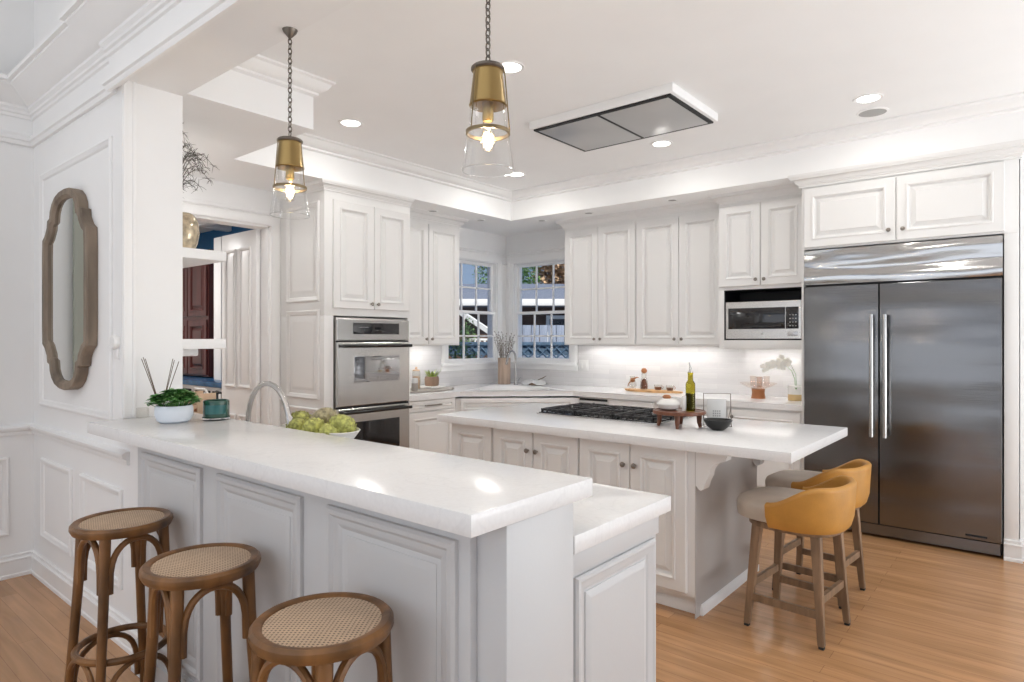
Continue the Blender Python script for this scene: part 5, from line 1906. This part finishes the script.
# ------------------------------------------------------------------ mustard leather counter stools (front faces -X, towards the island)
def leather_stool():
    t = thing('leather_counter_stool', 'x', 'stool', (0, 0, 0), 'mustard leather stools at the island end')

    def plan(th, hx, hy, e=2.9):
        c, s_ = math.cos(th), math.sin(th)
        r_ = (abs(c / hx) ** e + abs(s_ / hy) ** e) ** (-1 / e)
        return Vector((r_ * c, r_ * s_, 0))
    # cushion
    b = MB()
    n = 56
    rings = []
    for (k, z) in ((.90, .545), (.97, .552), (.985, .58), (.99, .612), (.955, .632), (.86, .645), (.55, .652), (.0, .654)):
        if k == 0:
            rings.append([b.bm.verts.new((-.02, 0, z))])
        else:
            rings.append([b.bm.verts.new(plan(2 * PI * q / n, .245 * k, .225 * k) + Vector((-.035, 0, z))) for q in range(n)])
    for A, B in zip(rings, rings[1:]):
        for q in range(n):
            l = (q + 1) % n
            if len(B) == 1:
                b.bm.faces.new((A[q], A[l], B[0]))
            else:
                b.bm.faces.new((A[q], A[l], B[l], B[q]))
    b.bm.faces.new(rings[0][::-1])
    b.build('seat_cushion', M['greyfab'], t, smooth=50)
    # wrap-around shell: cross-section swept round the back
    b = MB()
    m_ = 48
    thm = R(104)
    secs = []
    for i in range(m_ + 1):
        th = -thm + 2 * thm * i / m_
        f = abs(th) / thm
        ztop = .652 + .100 * (0.5 + .5 * math.cos(PI * min(1, max(0, (f - .45) / .55))))
        o_ = plan(th, .252, .250, 2.6)
        i_ = plan(th, .222, .214, 2.6)
        lo = plan(th, .236, .226, 2.6)
        lean = Vector((math.cos(th), math.sin(th), 0)) * (ztop - .65) * .05
        mid_o = o_ + lean
        mid_i = i_ + lean * 1.0
        tw = (o_ - i_) * .5
        cen = (mid_o + mid_i) / 2
        sec = [lo * .98 + Vector((0, 0, .530)), lo + Vector((0, 0, .537)), o_ * .985 + Vector((0, 0, .585)), mid_o + Vector((0, 0, ztop - .020))]
        for a in (25, 60, 90, 120, 155):
            sec.append(cen + tw * 1.15 * math.cos(R(a)) + Vector((0, 0, ztop - .020 + .022 * math.sin(R(a)))))
        sec += [mid_i + Vector((0, 0, ztop - .024)), i_ + Vector((0, 0, .60)), lo * .88 + Vector((0, 0, .537))]
        secs.append([b.bm.verts.new(p) for p in sec])
    for A, B in zip(secs, secs[1:]):
        for q in range(len(A)):
            l = (q + 1) % len(A)
            b.bm.faces.new((A[q], A[l], B[l], B[q]))
    b.bm.faces.new(secs[0][::-1])
    b.bm.faces.new(secs[-1])
    b.build('backrest_shell', M['mustard'], t, smooth=50)
    # base plate and legs
    MB().prism([tuple(plan(2 * PI * q / 32, .215, .200).xy) for q in range(32)], .512, .543, .004).build('base_plate', M['leg'], t)
    T, Bt = .140, .180
    def lp(sx_, sy_, z):
        e = Bt + (T - Bt) * z / .54
        return Vector((sx_ * e, sy_ * e, z))
    for (a, c) in ((-1, -1), (1, -1), (1, 1), (-1, 1)):
        b = MB()
        p0_, p1_ = lp(a, c, .012), lp(a, c, .525)
        vs = []
        for p, w in ((p0_, .0145), (p1_, .022)):
            vs.append([b.bm.verts.new(p + Vector((x * w, y * w, 0))) for x, y in ((-1, -1), (1, -1), (1, 1), (-1, 1))])
        for i in range(4):
            j = (i + 1) % 4
            b.bm.faces.new((vs[0][i], vs[0][j], vs[1][j], vs[1][i]))
        b.bm.faces.new(vs[0][::-1])
        b.bm.faces.new(vs[1])
        bmesh.ops.bevel(b.bm, geom=b.bm.edges[:], offset=.003, segments=2, affect='EDGES')
        lg = b.build('leg', M['leg'], t)
        q = lp(a, c, 0)
        MB().box(q.x - .012, q.x + .012, q.y - .012, q.y + .012, 0, .013, .002).build('foot_cap', M['rubber'], lg)

    def rail(A, B, z, nm):
        p, q = lp(*A, z), lp(*B, z)
        d = (q - p).normalized()
        s = Vector((-d.y, d.x, 0)) * .010
        b = MB()
        vs = []
        for r_ in (p + d * .012, q - d * .012):
            vs.append([b.bm.verts.new(r_ + s * k + Vector((0, 0, h))) for k, h in ((-1, -.018), (1, -.018), (1, .018), (-1, .018))])
        for i in range(4):
            j = (i + 1) % 4
            b.bm.faces.new((vs[0][i], vs[0][j], vs[1][j], vs[1][i]))
        b.bm.faces.new(vs[0][::-1])
        b.bm.faces.new(vs[1])
        b.build(nm, M['leg'], t)
    rail((-1, -1), (1, -1), .150, 'stretcher')
    rail((-1, 1), (1, 1), .150, 'stretcher')
    rail((-1, -1), (-1, 1), .215, 'stretcher')
    rail((1, -1), (1, 1), .215, 'stretcher')
    return t


ls = leather_stool()
ls.location = (-.962, 3.415, 0)
ls.rotation_euler = (0, 0, R(-5))
ls['label'] = 'mustard leather counter stool with grey seat, nearer the camera'
l2 = copy_tree(ls)
l2.location = (-1.0, 3.97, 0)
l2.rotation_euler = (0, 0, R(-5))
l2['label'] = 'mustard leather counter stool with grey seat, nearer the refrigerator'

# ------------------------------------------------------------------ outside the corner windows
struct('ground_outside', MB().box(-30, -5.25, 3.7, 32, -.7, -.6), M['patio'])
struct('ground_outside_back', MB().box(-5.25, 12, 6.2, 32, -.7, -.6), M['patio'])
fw = Vector((-math.sin(R(39.79)), math.cos(R(39.79)), 0))
rgt = Vector((math.cos(R(39.79)), math.sin(R(39.79)), 0))


def gp(d, l, z=0):
    v = fw * d + rgt * l
    return Vector((v.x, v.y, z))


# neighbour's house: its long wall faces the kitchen corner, about 14 m from the camera
t = thing('neighbour_house', 'brown neighbouring house with blue-grey shingle roof and white eave beyond the windows', 'house', gp(15, 0, -.6))
MH = frm(gp(15, -6.0, 0), rgt)
MB().box(0, 14, -.6, 2.2, -6, 0, 0, MH).build('wall', M['brownwall'], t)
b = MB()
pr = [(-.1, 2.38), (.55, 2.22), (.55, 2.16), (-.1, 2.2)]
v = []
for u_ in (-.3, 14.3):
    v.append([b.bm.verts.new(MH @ Vector((u_, z, w))) for w, z in ((.60, 2.30), (-3.2, 3.02), (-6.5, 2.3), (-6.5, 2.2), (.60, 2.2))])
for i in range(5):
    j = (i + 1) % 5
    b.bm.faces.new((v[0][i], v[0][j], v[1][j], v[1][i]))
b.bm.faces.new(v[0][::-1])
b.bm.faces.new(v[1])
b.build('roof', M['roof'], t)
MB().box(-.3, 14.3, 2.20, 2.35, .60, .66, .01, MH).build('fascia', M['outwhite'], t)
for u_ in (3.5, 6.8, 9.5):
    f = MB().nest(MH, u_, u_ + 1.0, 1.0, 2.0, [(0, 0), (0, .05), (.08, .05), (.08, .01)]).build('window', M['outwhite'], t)
    MB().box(u_ + .08, u_ + .92, 1.08, 1.92, .002, .015, 0, MH).build('pane', M['blackglass'], f)
t = thing('garden_fence', 'blue-grey board fence with darker lattice in front of the neighbouring house', 'fence', gp(11.5, 0, -.6))
MH = frm(gp(11.5, -.25, 0), rgt)
b = MB()
for k in range(30):
    b.box(k * .15, k * .15 + .14, -.6, 1.70, -.02, 0, .003, MH)
b.build('boards', M['fence'], t)
MH2 = frm(gp(10.9, -2.2, 0), rgt)
b = MB()
for k in range(36):
    for sgn in (1, -1):
        x = k * .16
        b.tube([MH2 @ Vector((x, .7, 0)), MH2 @ Vector((x + sgn * .62, 1.36, 0))], .016, 4)
b.box(-.4, 6, 1.34, 1.40, -.03, .03, .004, MH2)
b.box(-.4, 6, .66, .72, -.03, .03, .004, MH2)
b.box(-.4, 6, 1.17, 1.34, -.03, -.02, .004, MH2)
b.box(-.4, 6, -.6, .66, -.02, .02, .004, MH2)
b.build('lattice_panel', M['lattice'], t)
t = thing('white_stair', 'white sloping stair rail with balusters outside the left window', 'railing', gp(12.5, -1.2, -.6))
MH = frm(gp(12.4, -1.55, 0), rgt)
b = MB()
b.tube([MH @ Vector((.55, 1.97, 0)), MH @ Vector((1.25, 1.50, 0))], .065, 4)
b.build('handrail', M['outwhite'], t)
b = MB()
b.box(.62, 1.14, 1.42, 1.46, -.03, .03, .004, MH)
b.box(.62, 1.14, 1.27, 1.31, -.03, .03, .004, MH)
for k in range(6):
    b.box(.62 + k * .095, .66 + k * .095, -.6 if k in (0, 5) else 1.28, 1.45, -.025, .025, .003, MH)
b.box(1.10, 1.18, 1.5, 2.1, -.04, .04, .004, MH)
b.build('balusters', M['outwhite'], t)


def tree(label, d, l, z0, z1, r, mt, n, name='tree', seed=1):
    random.seed(seed)
    base_ = gp(d, l, -.6)
    t = thing(name, label, 'tree' if name == 'tree' else 'shrub', base_)
    MB().tube([base_, base_ + Vector((.1, 0, (z0 + .6) * .6)), base_ + Vector((0, .1, z0 + .9))], [.16 * r, .11 * r, .05 * r], 8).build('trunk', M['bark'], t)
    b = MB()
    cz = (z0 + z1) / 2
    for k in range(n):
        a, e_ = random.uniform(0, 2 * PI), random.uniform(-1, 1)
        s_ = random.random() ** .4
        p = base_ + Vector((r * s_ * math.cos(a) * math.sqrt(1 - e_ * e_), r * s_ * math.sin(a) * math.sqrt(1 - e_ * e_), cz + .6 + (z1 - z0) / 2 * s_ * e_))
        dd = Vector((random.uniform(-1, 1), random.uniform(-1, 1), random.uniform(-.6, .6)))
        leaf(b, p, dd, max(.05, r * random.uniform(.14, .28)), max(.015, r * .06), .2)
    b.build('foliage', M[mt], t, smooth=60)


tree('green tree rising above the roof in the left window', 24, -.92, 2.8, 6.2, .55, 'tree', 1500, seed=2)
tree('green tree above the roof at the left edge of the right window', 24, .50, 2.6, 5.2, .55, 'tree', 1300, seed=3)
tree('brown leaved tree above the roof in the right window', 26, 2.0, 2.6, 5.6, 1.15, 'treebrown', 2200, seed=4)
tree('green bush low outside the left window', 9.3, -.80, .5, 1.48, .34, 'shrub', 900, 'garden_shrub', seed=5)
tree('leafy yellow-green bush below the white stair rail outside the window', 11.6, -.80, 1.0, 1.85, .17, 'shrub', 500, 'garden_shrub', seed=6)
